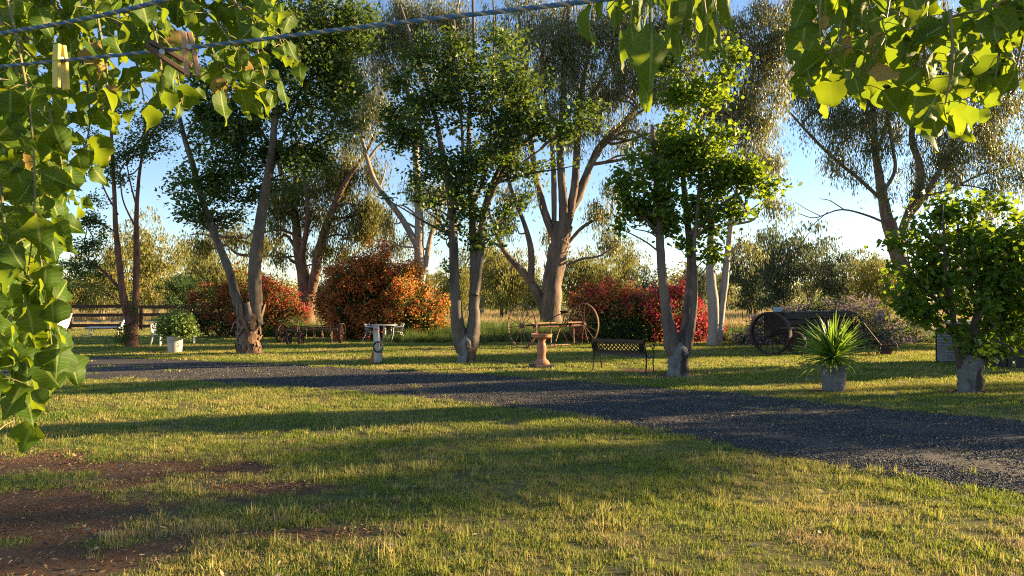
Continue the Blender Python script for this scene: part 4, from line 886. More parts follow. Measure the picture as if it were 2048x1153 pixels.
# ------------------------------------------------------------------ furniture and machinery
def wheel(parent, loc, rz, rad, spokes, m, band=.07, thick=.02, spoke_r=.009, hub_r=.06, hub_l=.18, tilt=0.0, name='wheel', dish=0.0, rx=0):
    """a wheel in the XZ plane, axle along Y"""
    w = MB().ring(rad, band, thick, seg=44).obj(name, m, parent, True, loc=loc, rot=(rx, tilt, rz))
    sp = MB().tube([(0.03, 0, 0), (rad - thick * .5, dish, 0)], spoke_r, 5).mesh('spoke', m, True)
    for i in range(spokes):
        s = link('spoke', sp, w, rot=(0, 2 * math.pi * i / spokes + .12, 0)); 
        if i % 2: s.scale = (1, -1, 1)
    MB().tube([(0, -hub_l / 2, 0), (0, -hub_l * .3, 0), (0, hub_l * .3, 0), (0, hub_l / 2, 0)], [hub_r * .6, hub_r, hub_r, hub_r * .6], 12).obj('hub', m, w, True)
    return w
def at_ground(px, Y): b = P(px, 650, Y); b[2] = 0; return b

# hay rake: two tall spoked wheels
A = at_ground(1044, 25.3); B = at_ground(1167, 27.3); D = B - A; Lr = np.linalg.norm(D); yaw = math.atan2(D[1], D[0])
rk = thing('hay_rake', 'antique rusty hay rake with two tall spoked wheels in front of the great eucalypt', 'farm machine', A, yaw)
wheel(rk, (0, 0, .84), math.pi / 2, .84, 14, M['rust_mid'], .06, .045, .013, .10, .2)
wheel(rk, (Lr, 0, .84), math.pi / 2, .84, 14, M['rust_mid'], .06, .045, .013, .10, .2)
MB().bar((.05, 0, .84), (Lr - .05, 0, .84), .06, .06).obj('axle', M['rust'], rk)
MB().bar((.3, -.12, .93), (Lr - .3, -.12, .93), .16, .035).obj('beam', M['rust_light'], rk)
MB().bar((.3, -.3, .80), (Lr - .3, -.3, .80), .05, .05).obj('beam', M['rust'], rk)
for x0, x1 in ((.35, .9), (1.75, 1.45), (1.75, 2.05)):
    MB().bar((x0, -.2, .80), (x1, -.25, .22), .045, .02).obj('brace', M['rust_light'], rk)
for x in (1.25, 2.45): MB().tube([(x, -.2, .84), (x, -.22, .06)], .022, 6).obj('upright', M['rust_light'], rk, True)
MB().tube([(1.2, -.22, .08), (2.45, -.22, .08)], .022, 6).obj('lower_bar', M['rust_light'], rk, True)
for i in range(13):
    x = .45 + i * (Lr - .9) / 12; t = np.linspace(0, 1, 9)
    MB().tube(np.stack([0 * t + x, -.3 - .45 * np.sin(t * 2.4), .8 - .72 * t], 1), .007, 4).obj('tine', M['rust'], rk, True)
gw = MB().ring(.24, .03, .03, seg=28).obj('ratchet_wheel', M['rust'], rk, True, loc=(1.95, -.28, 1.02), rot=(0, 0, 1.2))
for i in range(6): MB().tube([(0, 0, 0), (.22 * math.cos(i * 1.047), 0, .22 * math.sin(i * 1.047))], .011, 5).obj('spoke', M['rust'], gw)
se = MB().tube([(1.0, -.1, .95), (1.25, -.25, 1.1), (1.5, -.4, 1.25), (1.68, -.45, 1.3)], .02, 5).obj('seat_arm', M['rust_dark'], rk, True)
MB().lathe([(.02, -.02), (.13, 0), (.19, .06), (.20, .09), (.17, .07), (.10, .015), (.01, .01)], 16, (1.74, -.45, 1.30)).obj('seat', M['rust_dark'], rk, True)

# cultivator on the left
ct = thing('cultivator', 'low rusty horse-drawn cultivator with small iron wheels beneath the rough eucalypt', 'farm machine', at_ground(556, 28.3), R(4))
for x, r, y in ((.15, .41, 0), (2.62, .42, -.1)): wheel(ct, (x, y, r), R(76) if x < 1 else R(84), r, 10, M['rust'], .12, .02, .010, .06, .2)
for x, r in ((.63, .23), (1.12, .24)): wheel(ct, (x, -.75, r), R(80), r, 8, M['rust_dark'], .09, .02, .012, .05, .14)
MB().bar((.2, -.2, .55), (2.5, -.35, .60), .11, .08).obj('beam', M['timber_brown'], ct)
MB().bar((.2, .3, .62), (2.5, .2, .66), .06, .06).obj('beam', M['rust'], ct)
MB().bar((.9, -.6, .72), (2.1, -.5, .76), .03, .03).obj('beam', M['rust'], ct)
MB().bar((.5, -.75, .30), (1.25, -.75, .32), .05, .05).obj('axle', M['rust'], ct)
MB().bar((.9, .3, .6), (.85, -.75, .36), .06, .05).obj('brace', M['rust'], ct)
MB().tube([(.9, -.4, .3), (.88, -.45, .8), (.95, -.4, 1.05), (1.15, -.3, 1.35)], .025, 6).obj('lever', M['rust'], ct, True)
MB().tube([(.92, -.3, .4), (.90, -.3, .75), (.86, -.3, .85)], .035, 6).obj('lever', M['rust_dark'], ct, True)
for i in range(8):
    x = 1.25 + .17 * i; y0 = (-.35, .2)[i % 2]; MB().tube([(x, y0, .6), (x, y0 - .05, .3), (x + .04, y0 - .2, .05)], .016, 5).obj('tine', M['rust'] if i % 3 else M['rust_light'], ct, True)
for x in (1.2, 1.5, 1.85, 2.2): MB().tube([(x, -.35, .6), (x, -.35, .8)], .014, 5).obj('peg', M['rust'], ct)

# seed drill on the right
A = at_ground(1541, 22.2); B = at_ground(1692, 25.4); D = B - A; Lr = np.linalg.norm(D); yaw = math.atan2(D[1], D[0])
sd = thing('seed_drill', 'dark antique seed drill with tall iron wheels and a weathered timber box behind the yucca', 'farm machine', A, yaw)
wheel(sd, (0, 0, .70), math.pi / 2, .70, 16, M['rust_dark'], .15, .05, .018, .13, .30)
wheel(sd, (Lr, 0, .70), math.pi / 2, .70, 16, M['rust_dark'], .15, .05, .018, .13, .30)
MB().bar((0, 0, .70), (Lr, 0, .70), .06, .06).obj('axle', M['rust_dark'], sd)
for k, (y, z, h) in enumerate([(-.36, 1.26, .17), (-.30, 1.05, .17), (-.22, .86, .16), (-.14, .70, .12)]):
    MB().bar((.25, y, z), (Lr - .3, y, z), .03, h).obj('plank', M['timber'], sd)
    MB().bar((.25, -y, z), (Lr - .3, -y, z), .03, h).obj('plank', M['timber'], sd)
for x in (.235, Lr - .285): MB().box((x, 0, 1.03), (.025, .74, .66)).obj('end_board', M['timber'], sd)
for k, y in enumerate((-.26, -.03)): MB().box((Lr / 2 - .05, y, 1.37 + .012 * k), (Lr - .5, .22, .03), Euler((.05, 0, .01 * k)).to_matrix()).obj('lid_board', M['timber'], sd)
MB().box((Lr / 2 + .1, .19, 1.365), (Lr - 1.0, .18, .024), Euler((-.06, 0, -.03)).to_matrix()).obj('lid_board', M['timber_brown'], sd)
MB().bar((-.35, -.45, .90), (.9, -.45, .86), .06, .05).obj('beam', M['rust_dark'], sd)
MB().bar((.2, -.5, .55), (Lr - .2, -.5, .55), .07, .07).obj('beam', M['rust_dark'], sd)
MB().bar((.4, -.75, .22), (Lr - .4, -.75, .22), .04, .05).obj('beam', M['timber'], sd)
for i in range(11):
    x = .5 + i * (Lr - 1.0) / 10; MB().tube([(x, -.15, .7), (x, -.35, .45), (x, -.7, .12)], .035, 6).obj('seed_tube', M['rust_dark'], sd, True)
    MB().tube([(x, -.72, .14), (x + .025, -.72, .14)], .14, 14).obj('disc', M['rust_dark'], sd)
MB().tube([(.33, -.62, .42), (.40, -.62, .42), (.5, -.62, .42)], [.34, .37, .34], 18).obj('press_drum', M['rust_dark'], sd, True)
MB().bar((Lr - .5, -.3, .5), (Lr - .2, -1.6, .35), .07, .07).obj('draw_pole', M['timber_brown'], sd)
bk = MB().lathe([(.10, 0), (.14, .02), (.17, .28), (.175, .30), (.15, .30), (.12, .05), (.01, .04)], 18, caps=True).obj('plastic_tub', M['bucket'], None, True, loc=tuple(P(1538, 645, 22.75)))
bk.location = tuple(np.array(A) + np.array([math.cos(yaw) * .42, math.sin(yaw) * .42, 1.305]) ); bk.location.z = 1.392
bk.rotation_euler = (0, 0, .3); bk.scale = (.85, .85, .55)
tag(bk, 'pale blue plastic tub on the near end of the seed drill box', 'tub')

# little walking plough
pl = thing('walking_plough', 'small iron plough with a raised dark handle at the right end of the seed drill', 'farm machine', at_ground(1765, 22.0), R(-20))
wheel(pl, (-.28, 0, .22), R(20), .22, 8, M['rust_dark'], .05, .02, .010, .04, .1); wheel(pl, (.16, -.05, .26), R(-15), .26, 8, M['rust_dark'], .05, .02, .010, .04, .1)
MB().bar((-.55, .1, 1.02), (.12, -.1, .04), .07, .06).obj('handle', M['rust_dark'], pl)
MB().bar((-.4, 0, .3), (.45, 0, .34), .05, .05).obj('beam', M['rust_dark'], pl)
MB().add([(-.1, -.1, .05), (.2, -.2, .02), (.28, -.05, .26), (-.05, -.02, .30), (-.1, -.07, .05), (.2, -.16, .02), (.28, -.02, .26), (-.05, .01, .30)],
         [(0, 1, 2, 3), (7, 6, 5, 4), (0, 4, 5, 1), (1, 5, 6, 2), (2, 6, 7, 3), (3, 7, 4, 0)]).obj('share', M['rust'], pl)

# bird bath
bb = thing('bird_bath', 'terracotta pedestal bird bath on a dark square slab', 'bird bath', at_ground(1083, 17.7), 0)
MB().box((0, 0, .045), (.52, .52, .13), Euler((0, 0, .35)).to_matrix(), .012).obj('slab', M['slab'], bb)
MB().lathe([(.21, .11), (.215, .14), (.19, .165), (.175, .20), (.125, .235), (.108, .27), (.118, .285), (.112, .30), (.10, .31), (.118, .40), (.13, .47), (.122, .56), (.10, .64), (.088, .70), (.115, .715), (.115, .735), (.095, .745)], 28).obj('pedestal', M['terracotta'], bb, True)
bs = MB().lathe([(.10, .745), (.19, .775), (.255, .80), (.272, .815), (.272, .865), (.284, .872), (.284, .888), (.262, .890), (.245, .85), (.15, .80), (.01, .79)], 32).obj('basin', M['terracotta'], bb, True)
MB().lathe([(.01, .846), (.24, .846), (.24, .848), (.01, .848)], 28).obj('water', M['water'], bs)

# bench seen from behind
be = thing('garden_bench', 'black cast iron bench with a lattice back and timber slats seen from behind', 'bench', tuple((G(1186, 742) + G(1290, 750)) / 2), 0)
e0 = G(1186, 743); e1 = G(1292, 750); be.rotation_euler.z = math.atan2(e1[1] - e0[1], e1[0] - e0[0]); bl = float(np.linalg.norm(e1 - e0)); hb = bl / 2
for s in (-1, 1):
    x = s * hb
    fr = MB().tube(spline([(x, .0, -.01), (x, .05, .18), (x, .08, .40), (x, .0, .60), (x, -.06, .82)], 5), [.018] * 21, 6).obj('end_frame', M['iron_black'], be, True)
    MB().tube(spline([(x, .50, -.01), (x, .45, .16), (x, .44, .30), (x, .50, .42)], 5), .017, 6).obj('leg', M['iron_black'], be, True)
    MB().tube(spline([(x, .02, .64), (x, .16, .66), (x, .34, .64), (x, .48, .60), (x, .55, .66), (x, .50, .70), (x, .46, .66)], 4), .015, 6).obj('armrest', M['iron_black'], be, True)
    MB().tube(spline([(x, .08, .40), (x, .28, .37), (x, .50, .42), (x, .47, .52), (x, .40, .62)], 4), .014, 6).obj('side_rail', M['iron_black'], be, True)
    MB().tube(spline([(x, .14, .42), (x, .20, .50), (x, .30, .52), (x, .34, .46), (x, .28, .44)], 4), .009, 5).obj('scroll', M['iron_black'], be, True)
sl = lambda y, z, m, w=.05: MB().box((0, y, z), (bl - .03, w, .022), None, .004).obj('seat_slat', m, be)
for y in (.11, .18, .25, .32, .39, .46): sl(y, .415 - .06 * math.sin((y - .1) * 5) * .3, M['slat_grey'])
MB().box((0, -.052, .775), (bl - .03, .024, .075), Euler((.18, 0, 0)).to_matrix(), .005).obj('top_rail', M['slat_wood'], be)
MB().box((0, .045, .485), (bl - .03, .024, .055), Euler((.25, 0, 0)).to_matrix(), .005).obj('lower_rail', M['slat_wood'], be)
MB().box((0, .062, .440), (bl - .03, .02, .03), Euler((.25, 0, 0)).to_matrix(), .004).obj('lower_rail', M['slat_grey'], be)
# cast lattice panel with diamond openings
lat = MB(); Lp = bl - .05; zz0, zz1 = .513, .738; yy = lambda z: .035 - (z - .5) * .33
for sgn in (-1, 1):
    nb = 13
    for i in range(-4, nb + 1):
        xa = -Lp / 2 + i * Lp / nb; xb = xa + (zz1 - zz0) * 1.0
        p = [(xa, zz0), (xb, zz1)]
        # clip to the panel
        (x0, z0), (x1, z1) = p
        if x0 < -Lp / 2: z0 += (-Lp / 2 - x0); x0 = -Lp / 2
        if x1 > Lp / 2: z1 -= (x1 - Lp / 2); x1 = Lp / 2
        if x1 <= x0 or z1 <= z0: continue
        lat.bar((sgn * x0, yy(z0) + .003 * sgn, z0), (sgn * x1, yy(z1) + .003 * sgn, z1), .028, .012, up=(0, 1, 0))
for i in range(-3, 14):
    pass
lat.bar((-Lp / 2, yy(zz0), zz0), (Lp / 2, yy(zz0), zz0), .03, .016, up=(0, 1, 0)); lat.bar((-Lp / 2, yy(zz1), zz1), (Lp / 2, yy(zz1), zz1), .03, .016, up=(0, 1, 0))
lo_ = lat.obj('lattice_panel', M['iron_black'], be)
for s in (-1, 1): MB().box((s * (Lp / 2 - .06), yy(.625) + .0, .625), (.12, .016, .23), Euler((.32, 0, 0)).to_matrix()).obj('lattice_end', M['iron_black'], be)

# white post with hose
po = thing('tap_post', 'short flaking white tap post with a red reflector and coiled hose by the drive', 'post', G(753, 727), R(8))
MB().box((0, 0, .50), (.155, .10, 1.06), Euler((0, -.03, 0)).to_matrix(), .008).obj('post', M['post_white'], po)
MB().box((.10, .03, .22), (.10, .08, .50), Euler((0, .02, 0)).to_matrix(), .006).obj('side_block', M['post_white'], po)
rf = MB().tube([(0, -.050, .95), (0, -.064, .95)], .032, 16).obj('reflector', M['red_disc'], po, loc=(-.02, 0, 0))
MB().box((-.115, .0, .14), (.07, .07, .34), Euler((0, .08, 0)).to_matrix(), .01).obj('cover', M['orange'], po)
hs = []
for i in range(90):
    a = i * .33; r = .12 + .018 * math.sin(i * .7); hs.append((.05 + r * math.cos(a), -.10 - .0006 * i, .46 + r * 1.25 * math.sin(a)))
hs += [(.16, -.16, .3), (.17, -.18, .1), (.12, -.22, .02), (-.1, -.3, .015), (-.4, -.34, .015)]
MB().tube(hs, .012, 6).obj('hose', M['hose'], po, True)
MB().tube([(0, -.05, .60), (0, -.14, .60), (0, -.15, .56)], .015, 8).obj('tap', M['steel'], po, True)

# table and chairs
tb = thing('garden_table', 'round white metal pedestal table beside the orange bougainvillea', 'table', at_ground(769, 29.6), 0)
MB().lathe([(.02, .715), (.55, .715), (.58, .72), (.58, .74), (.56, .745), (.02, .745)], 28).obj('tabletop', M['white_metal'], tb, True)
MB().tube([(0, 0, .02), (0, 0, .72)], .07, 12).obj('pedestal', M['white_metal'], tb, True)
for i in range(4): a = i * 1.571 + .4; MB().bar((0, 0, .06), (.40 * math.cos(a), .40 * math.sin(a), .025), .06, .03).obj('foot', M['white_metal'], tb)
def metal_chair(px, Y, rz, label):
    c = thing('cafe_chair', label, 'chair', at_ground(px, Y), rz, 'white metal chairs round the garden table')
    for s in (-1, 1):      # tubular sides: front leg, arm, rear leg
        MB().tube(spline([(s * .25, -.30, 0), (s * .24, -.22, .40), (s * .26, -.22, .62), (s * .26, -.05, .66), (s * .25, .18, .68), (s * .22, .24, .80)], 5), .016, 6).obj('side_tube', M['white_metal'], c, True)
        MB().tube([(s * .25, .34, 0), (s * .22, .14, .44)], .016, 6).obj('leg', M['white_metal'], c, True)
    for y in (-.18, -.10, -.02, .06, .14): MB().box((0, y, .44), (.46, .06, .015), None, .003).obj('seat_slat', M['white_metal'], c)
    for z in (.52, .60, .68, .76): MB().box((0, .17 + (z - .5) * .25, z), (.46, .014, .05), Euler((-.2, 0, 0)).to_matrix(), .003).obj('back_slat', M['white_metal'], c)
metal_chair(744, 29.4, R(75), 'white slatted metal chair at the left of the garden table')
metal_chair(795, 29.4, R(-70), 'white slatted metal chair at the right of the garden table')
metal_chair(785, 30.3, R(-20), 'white slatted metal chair tucked in behind the garden table')

# cream pot with bright shrub
pt = thing('flower_pot', 'tall cream pot beside the slim reddish tree', 'pot', G(350, 706), 0)
MB().lathe([(.20, -.01), (.215, .03), (.235, .30), (.255, .50), (.262, .53), (.262, .56), (.235, .56), (.22, .48), (.01, .47)], 26, rough=.01).obj('pot', M['white_pot'], pt, True)
Yp = pt.location.y
boug('potted_shrub', 'bright green rounded shrub growing in the cream pot', Yp, [(350, 655, 32, 27, 0), (370, 652, 24, 24, 0), (336, 655, 22, 22, 0)], 'bract_faded', 47, fl=.0, dens=1.5, leafm='leaf_bright', cluster=.12, sroot=(.1, .5))

# plastic chairs
def plastic_chair(px, Y, rz, label):
    c = thing('plastic_chair', label, 'chair', at_ground(px, Y), rz, 'white plastic garden chairs')
    MB().box((0, 0, .43), (.46, .44, .03), None, .01).obj('seat', M['white_plastic'], c)
    for i in range(5): x = -.16 + .08 * i; MB().bar((x, .21, .44), (x * 1.15, .30, .80 - abs(i - 2) * .015), .05, .015, up=(0, 1, 0)).obj('back_slat', M['white_plastic'], c)
    MB().tube(spline([(-.20, .22, .45), (-.22, .29, .74), (-.12, .31, .84), (.12, .31, .84), (.22, .29, .74), (.20, .22, .45)], 4), .02, 6).obj('back_frame', M['white_plastic'], c, True)
    for sx in (-1, 1):
        for sy in (-1, 1): MB().bar((sx * .20, sy * .18, .43), (sx * .25, sy * .25, 0), .05, .035).obj('leg', M['white_plastic'], c)
        MB().tube(spline([(sx * .25, -.22, .42), (sx * .27, -.20, .62), (sx * .27, .05, .66), (sx * .23, .27, .70)], 4), .022, 6).obj('armrest', M['white_plastic'], c, True)
plastic_chair(322, 27.2, R(70), 'white plastic chair just left of the cream potted shrub')
plastic_chair(377, 27.8, R(200), 'white plastic chair half hidden behind the right side of the potted shrub')

# loungers
def lounger(px, Y, rz, label, up=.62):
    c = thing('sun_lounger', label, 'sun lounger', at_ground(px, Y), rz, 'white sun loungers by the rail fence'); c.scale = (1.25, 1.25, 1.3)
    MB().box((-.25, 0, .30), (1.3, .58, .05), None, .015).obj('bed', M['cushion'], c)
    MB().bar((.40, 0, .32), (.72, 0, .32 + up), .56, .05, up=(0, 1, 0)).obj('backrest', M['cushion'], c) if False else MB().box((.58, 0, .32 + up / 2), (.05, .56, up * 1.1), Euler((0, .45, 0)).to_matrix(), .015).obj('backrest', M['cushion'], c)
    for x in (-.75, .35):
        for y in (-.24, .24): MB().tube([(x, y, .29), (x, y, 0)], .022, 6).obj('leg', M['white_plastic'], c)
    MB().box((-.25, 0, .262), (1.28, .50, .024)).obj('frame', M['rust_dark'], c)
lounger(222, 36.0, R(12), 'white sun lounger with raised back just left of the slim reddish tree')
lounger(110, 36.0, R(-25), 'white sun lounger partly hidden by the hanging leaves at the left', .55)

# rail fence: posts stand by themselves, rails run between
fn = thing('rail_fence', 'dark brown post and rail fence behind the loungers at the far left', 'fence', at_ground(142, 43), 0)
fx = -4.45; 
for i in range(-4, 4):
    MB().box((i * 4.45, 0, .76), (.24, .20, 1.54), None, .02).obj('post', M['rail'], fn)
    if i < 3:
        for z, h in ((1.44, .20), (.93, .20), (.24, .20)): MB().box((i * 4.45 + 2.225, -.13, z + .02 * ((i * 7 + int(z * 10)) % 3 - 1)), (4.40, .055, h), Euler((0, .004 * (i % 3 - 1), 0)).to_matrix(), .008).obj('rail', M['rail'], fn)
# wire fence along the paddock
wf = thing('wire_fence', 'thin wire fence on steel pickets along the tall grass', 'fence', at_ground(1000, 35.5), 0)
for i in range(-2, 8): MB().box((i * 4.2, 0, .62), (.035, .035, 1.24)).obj('picket', M['rust_dark'], wf)
for z in (.4, .75, 1.1): MB().tube([(-8.4, -.03, z), (29.4, -.03, z)], .004, 4).obj('wire', M['steel'], wf)

# yucca in a concrete tub
pb = G(1667, 781)
yp = thing('concrete_tub', 'stained grey concrete tub holding the spiky yucca', 'pot', pb, 0)
MB().lathe([(.185, -.01), (.20, .02), (.225, .25), (.245, .42), (.262, .45), (.262, .50), (.235, .50), (.222, .43), (.01, .42)], 26, rough=.012).obj('pot', M['concrete'], yp, True)
MB().lathe([(.01, .435), (.218, .44), (.218, .43), (.01, .425)], 20).obj('soil', M['soil_pot'], yp)
yr = thing('yucca', 'large spiky yucca with long blades growing from the concrete tub', 'plant', (pb[0], pb[1], .44), 0)
MB().tube([(0, 0, -.02), (.02, 0, .14), (0, 0, .32)], [.09, .08, .05], 10, rough=.1).obj('stem', M['bark_rough'], yr, True)
g = np.random.default_rng(91)
def blade(v):
    n = 6; b = MB(); L_ = 1.0; q = []
    bend = (.05, .22, .45, .10)[v]
    for i in range(n + 1):
        t = i / n; w = .036 * (1 - t ** 2.2) * (.55 + .45 * min(1, t * 4)) + .001
        z = L_ * t * (1 - .2 * bend * t); x = bend * t * t * .8
        q += [(x + .008, -w, z), (x - .006, 0, z), (x + .008, w, z)]
    f = [(i * 3 + j, i * 3 + j + 1, i * 3 + j + 4, i * 3 + j + 3) for i in range(n) for j in (0, 1)]
    me = b.add(q, f).mesh('blade', None); a = me.attributes.new('rnd', 'FLOAT', 'POINT'); a.data.foreach_set('value', [(.2, .5, .8, .97)[v]] * len(q)); me.materials.append(M['yucca']); return me
bl_ = [blade(v) for v in range(4)]
for i in range(260):
    u = g.random(); el = (1.50 - 1.85 * u ** .75) + g.normal(0, .10); az = i * 2.39996 + g.normal(0, .15)
    L_ = g.uniform(.60, .86) * (1.0 if el > .1 else .85)
    o = link('blade', bl_[int(g.choice([0, 1, 1, 2, 2, 3], p=[.25, .25, .2, .15, .12, .03]))], yr, (.03 * math.cos(az), .03 * math.sin(az), .18 + .14 * max(el, 0) / 1.5), (0, math.pi / 2 - el, az)); o.scale = (L_, L_ * 1.0, L_)

# corrugated tank and dark shed at the right
sh = thing('garden_shed', 'dark low shed half hidden behind the leafy tree at the right edge', 'shed', at_ground(2062, 17.5), R(4))
for i in range(14): MB().box((-.55 + i * .16, 0, .55), (.152, .03, 1.10)).obj('board', M['shed_dark'], sh)
MB().box((.55, 1.2, .55), (2.3, 2.2, 1.10)).obj('body', M['shed_dark'], sh); MB().box((.55, 1.1, 1.14), (2.6, 2.7, .07)).obj('roof', M['corrugated'], sh)
tk = thing('corrugated_screen', 'short corrugated iron screen standing left of the pale stump', 'screen', at_ground(1897, 19.3), R(-12))
v = []; f = []; nz = 60
for i in range(nz):
    z = i / (nz - 1) * .85; d = .018 * math.sin(i * 1.05)
    v += [(-.30, d, z), (.30, d, z), (.30, d + .004, z), (-.30, d + .004, z)]
for i in range(nz - 1):
    for j in range(4): a = i * 4 + j; b = i * 4 + (j + 1) % 4; f.append((a, b, b + 4, a + 4))
MB().add(v, f).obj('sheet', M['corrugated'], tk, True)
for s in (-1, 1): MB().box((s * .29, .05, .43), (.05, .05, .90)).obj('stake', M['timber'], tk)

# fallen stick
tag(MB().tube(spline([G(985, 721) + [0, 0, .03], G(1000, 727) + [0, 0, .05], G(1017, 724) + [0, 0, .03], G(1030, 732) + [0, 0, .02]], 4), np.linspace(.012, .004, 13), 5).obj('stick', M['twig'], None, True), 'thin dark fallen stick on the grass left of the bird bath', 'stick')

# ------------------------------------------------------------------ clotheslines and pegs
def rope(pts, r, label, pitch=.032):
    pts = np.array([P(*p) for p in pts]); s = spline(pts, 90); o = thing('clothesline', label, 'clothesline', s[0]); s = s - s[0]
    t = unit(np.gradient(s, axis=0)); a = unit(np.cross(t, [0, 0, 1.0])); b = np.cross(t, a)
    L = np.concatenate([[0], np.cumsum(np.linalg.norm(np.diff(s, axis=0), axis=1))])
    for k in range(3):
        ph = L / pitch * 6.283 + k * 2.094
        MB().tube(s + (a * np.cos(ph)[:, None] + b * np.sin(ph)[:, None]) * r * .5, r * .56, 7).obj('strand', M['rope_white'] if k == 0 else M['rope_blue'], o, True)
    return o
rope([(-120, 90, 1.3), (0, 68, 1.22), (170, 38, 1.12), (330, 0, 1.02), (520, -60, .92)], .0037, 'upper blue and white twisted clothesline crossing the top left corner')
rope([(-120, 147, 1.42), (0, 134, 1.34), (370, 97, 1.20), (720, 55, 1.05), (1185, 2, .88), (1420, -30, .80)], .0035, 'long blue and white twisted clothesline sagging across the top of the view')
def peg(name, px, py, Y, roll, m, label, L=.078, yaw=.5, open_=.10, wd=.012, th=.008):
    o = thing(name, label, 'clothes peg', P(px, py, Y)); o.rotation_euler = (0, roll, yaw)
    for s in (-1, 1):
        MB().bar((s * .0045, 0, L * .36), (s * (.0045 + .03 * open_), 0, -.002), wd, th, up=(1, 0, 0), bevel=.001).bar((s * (.0045 + .03 * open_), 0, -.002), (s * .009, 0, -L * .62), wd, th, up=(1, 0, 0), bevel=.001).obj('prong', m, o)
    MB().tube([(0, -.006, .002), (0, .006, .002)], .005, 10).obj('spring', M['steel'], o, True)
    return o
peg('clothes_peg', 378, 98, 1.195, R(-8), M['peg_wood'], 'weathered wooden clothes peg hanging upright on the lower line')
peg('clothes_peg', 326, 107, 1.21, R(-62), M['peg_grey'], 'dark grey wooden peg lying tilted on the lower line')
peg('clothes_peg', 121, 123, 1.29, R(-3), M['peg_yellow'], 'faded yellow plastic clothes peg on the lower line', wd=.016, th=.007, L=.085, yaw=1.15)

# ------------------------------------------------------------------ hanging leaves close to the camera
def big_leaf(v, kind='ovate'):
    g = np.random.default_rng(200 + v); n = 9; cols = 4
    wave = g.uniform(.04, .11); ph = g.uniform(0, 6.28); curl = g.uniform(-.5, .7); twist = g.uniform(-.7, .7); fold = g.uniform(.08, .75); asym = g.uniform(.85, 1.15)
    q = []; uv = []
    for i in range(n + 1):
        t = i / n
        if kind == 'ovate': w = float(np.interp(t, [0, .1, .22, .34, .45, .56, .67, .78, .89, 1], [.03, .20, .31, .335, .30, .245, .16, .085, .04, .004]))
        else: w = .43 * math.sin(math.pi * min(1, t ** .85)) ** .6 * (1 - .12 * t)
        w = max(w, .004)
        for j in range(-2, 3):
            u = j / 2; side = w * u * (asym if u > 0 else 2 - asym)
            side *= 1 + .16 * math.sin(t * 15 + ph + (u > 0) * 2) * abs(u)
            y = fold * abs(side) + wave * math.sin(t * 9 + ph + u) * abs(u) + curl * (t ** 2) * .5
            tw = twist * t; x = side * math.cos(tw) - y * math.sin(tw) * 0; yy_ = y + side * math.sin(tw)
            q.append((x, yy_, -t * (1 - .12 * abs(curl) * t))); uv.append((u * .5, t, 0))
    f = [(i * 5 + j, i * 5 + j + 1, (i + 1) * 5 + j + 1, (i + 1) * 5 + j) for i in range(n) for j in range(4)]
    me = MB().add(q, f).mesh('leaf', M['leaf_near'], False); me.polygons.foreach_set('use_smooth', [True] * len(me.polygons))
    a = me.attributes.new('luv', 'FLOAT_VECTOR', 'POINT'); a.data.foreach_set('vector', np.array(uv, np.float32).ravel())
    return me, np.array(q), f, uv
BL = [big_leaf(i) for i in range(14)]; RL = [big_leaf(30 + i, 'round') for i in range(6)]
def spray(label, root_px, strands, step, size, seed, jit=26, cap=300, rfrac=.08, group=None):
    g = np.random.default_rng(seed); base = P(*root_px); root = thing('leafy_branch', label, 'branch', base)
    L = []
    for si, sdef in enumerate(strands):
        rows = np.array([P(p[0], p[1], p[2]) for p in sdef]); px_ = np.array([[p[0], p[1]] for p in sdef], float)
        s = spline(rows, 6); MB().tube(s - base, np.linspace(.0045, .0016, len(s)), 5).obj('stem', M['stem_green'], root, True)
        length = np.concatenate([[0], np.cumsum(np.linalg.norm(np.diff(s, axis=0), axis=1))]); nl = max(2, int(length[-1] / step))
        for i in range(nl + 1):
            d = (i + g.uniform(-.3, .3)) * step; p = np.array([np.interp(d, length, s[:, k]) for k in range(3)])
            L.append((p, i % 2))
    g.shuffle(L) if False else None
    pet = MB(); extra_v = []; stuffm = MB(); cnt = 0; uvs = []
    idx_ = np.random.default_rng(seed).permutation(len(L))
    for k, ii in enumerate(idx_):
        p, par = L[ii]; sgn = 1 if par else -1
        po_ = np.array([sgn * g.uniform(.2, 1.2), g.normal(0, .8), g.uniform(-.7, .35)]) * jit * .001
        q = p + po_; pet.tube(spline([p - base, (p + q) / 2 - base + [0, 0, .006], q - base], 2), .0011, 3, caps=False)
        sz = size * g.uniform(.5, 1.28)
        rd = g.random() < rfrac; me = (RL if rd else BL)[int(g.integers(0, 6 if rd else 14))]
        rot = (g.normal(0, .45), g.normal(0, .48) - .12 * sgn, g.normal(0, 1.15))
        if cnt < cap:
            o = link('leaf', me[0], root, tuple(q - base), rot); o.scale = (sz, sz, sz); cnt += 1
        else:
            v = me[1] * sz @ np.array(Euler(rot).to_matrix()).T + q - base; stuffm.add(v, me[2]); uvs += me[3]
    pet.obj('petiole_work', M['stem_green'], root)['kind'] = 'stuff'
    if stuffm.v:
        me = stuffm.mesh('leaf_mass', M['leaf_near']); me.polygons.foreach_set('use_smooth', [True] * len(me.polygons))
        a = me.attributes.new('luv', 'FLOAT_VECTOR', 'POINT'); a.data.foreach_set('vector', np.array(uvs, np.float32).ravel())
        link('leaf_mass', me, root)['kind'] = 'stuff'
    return root
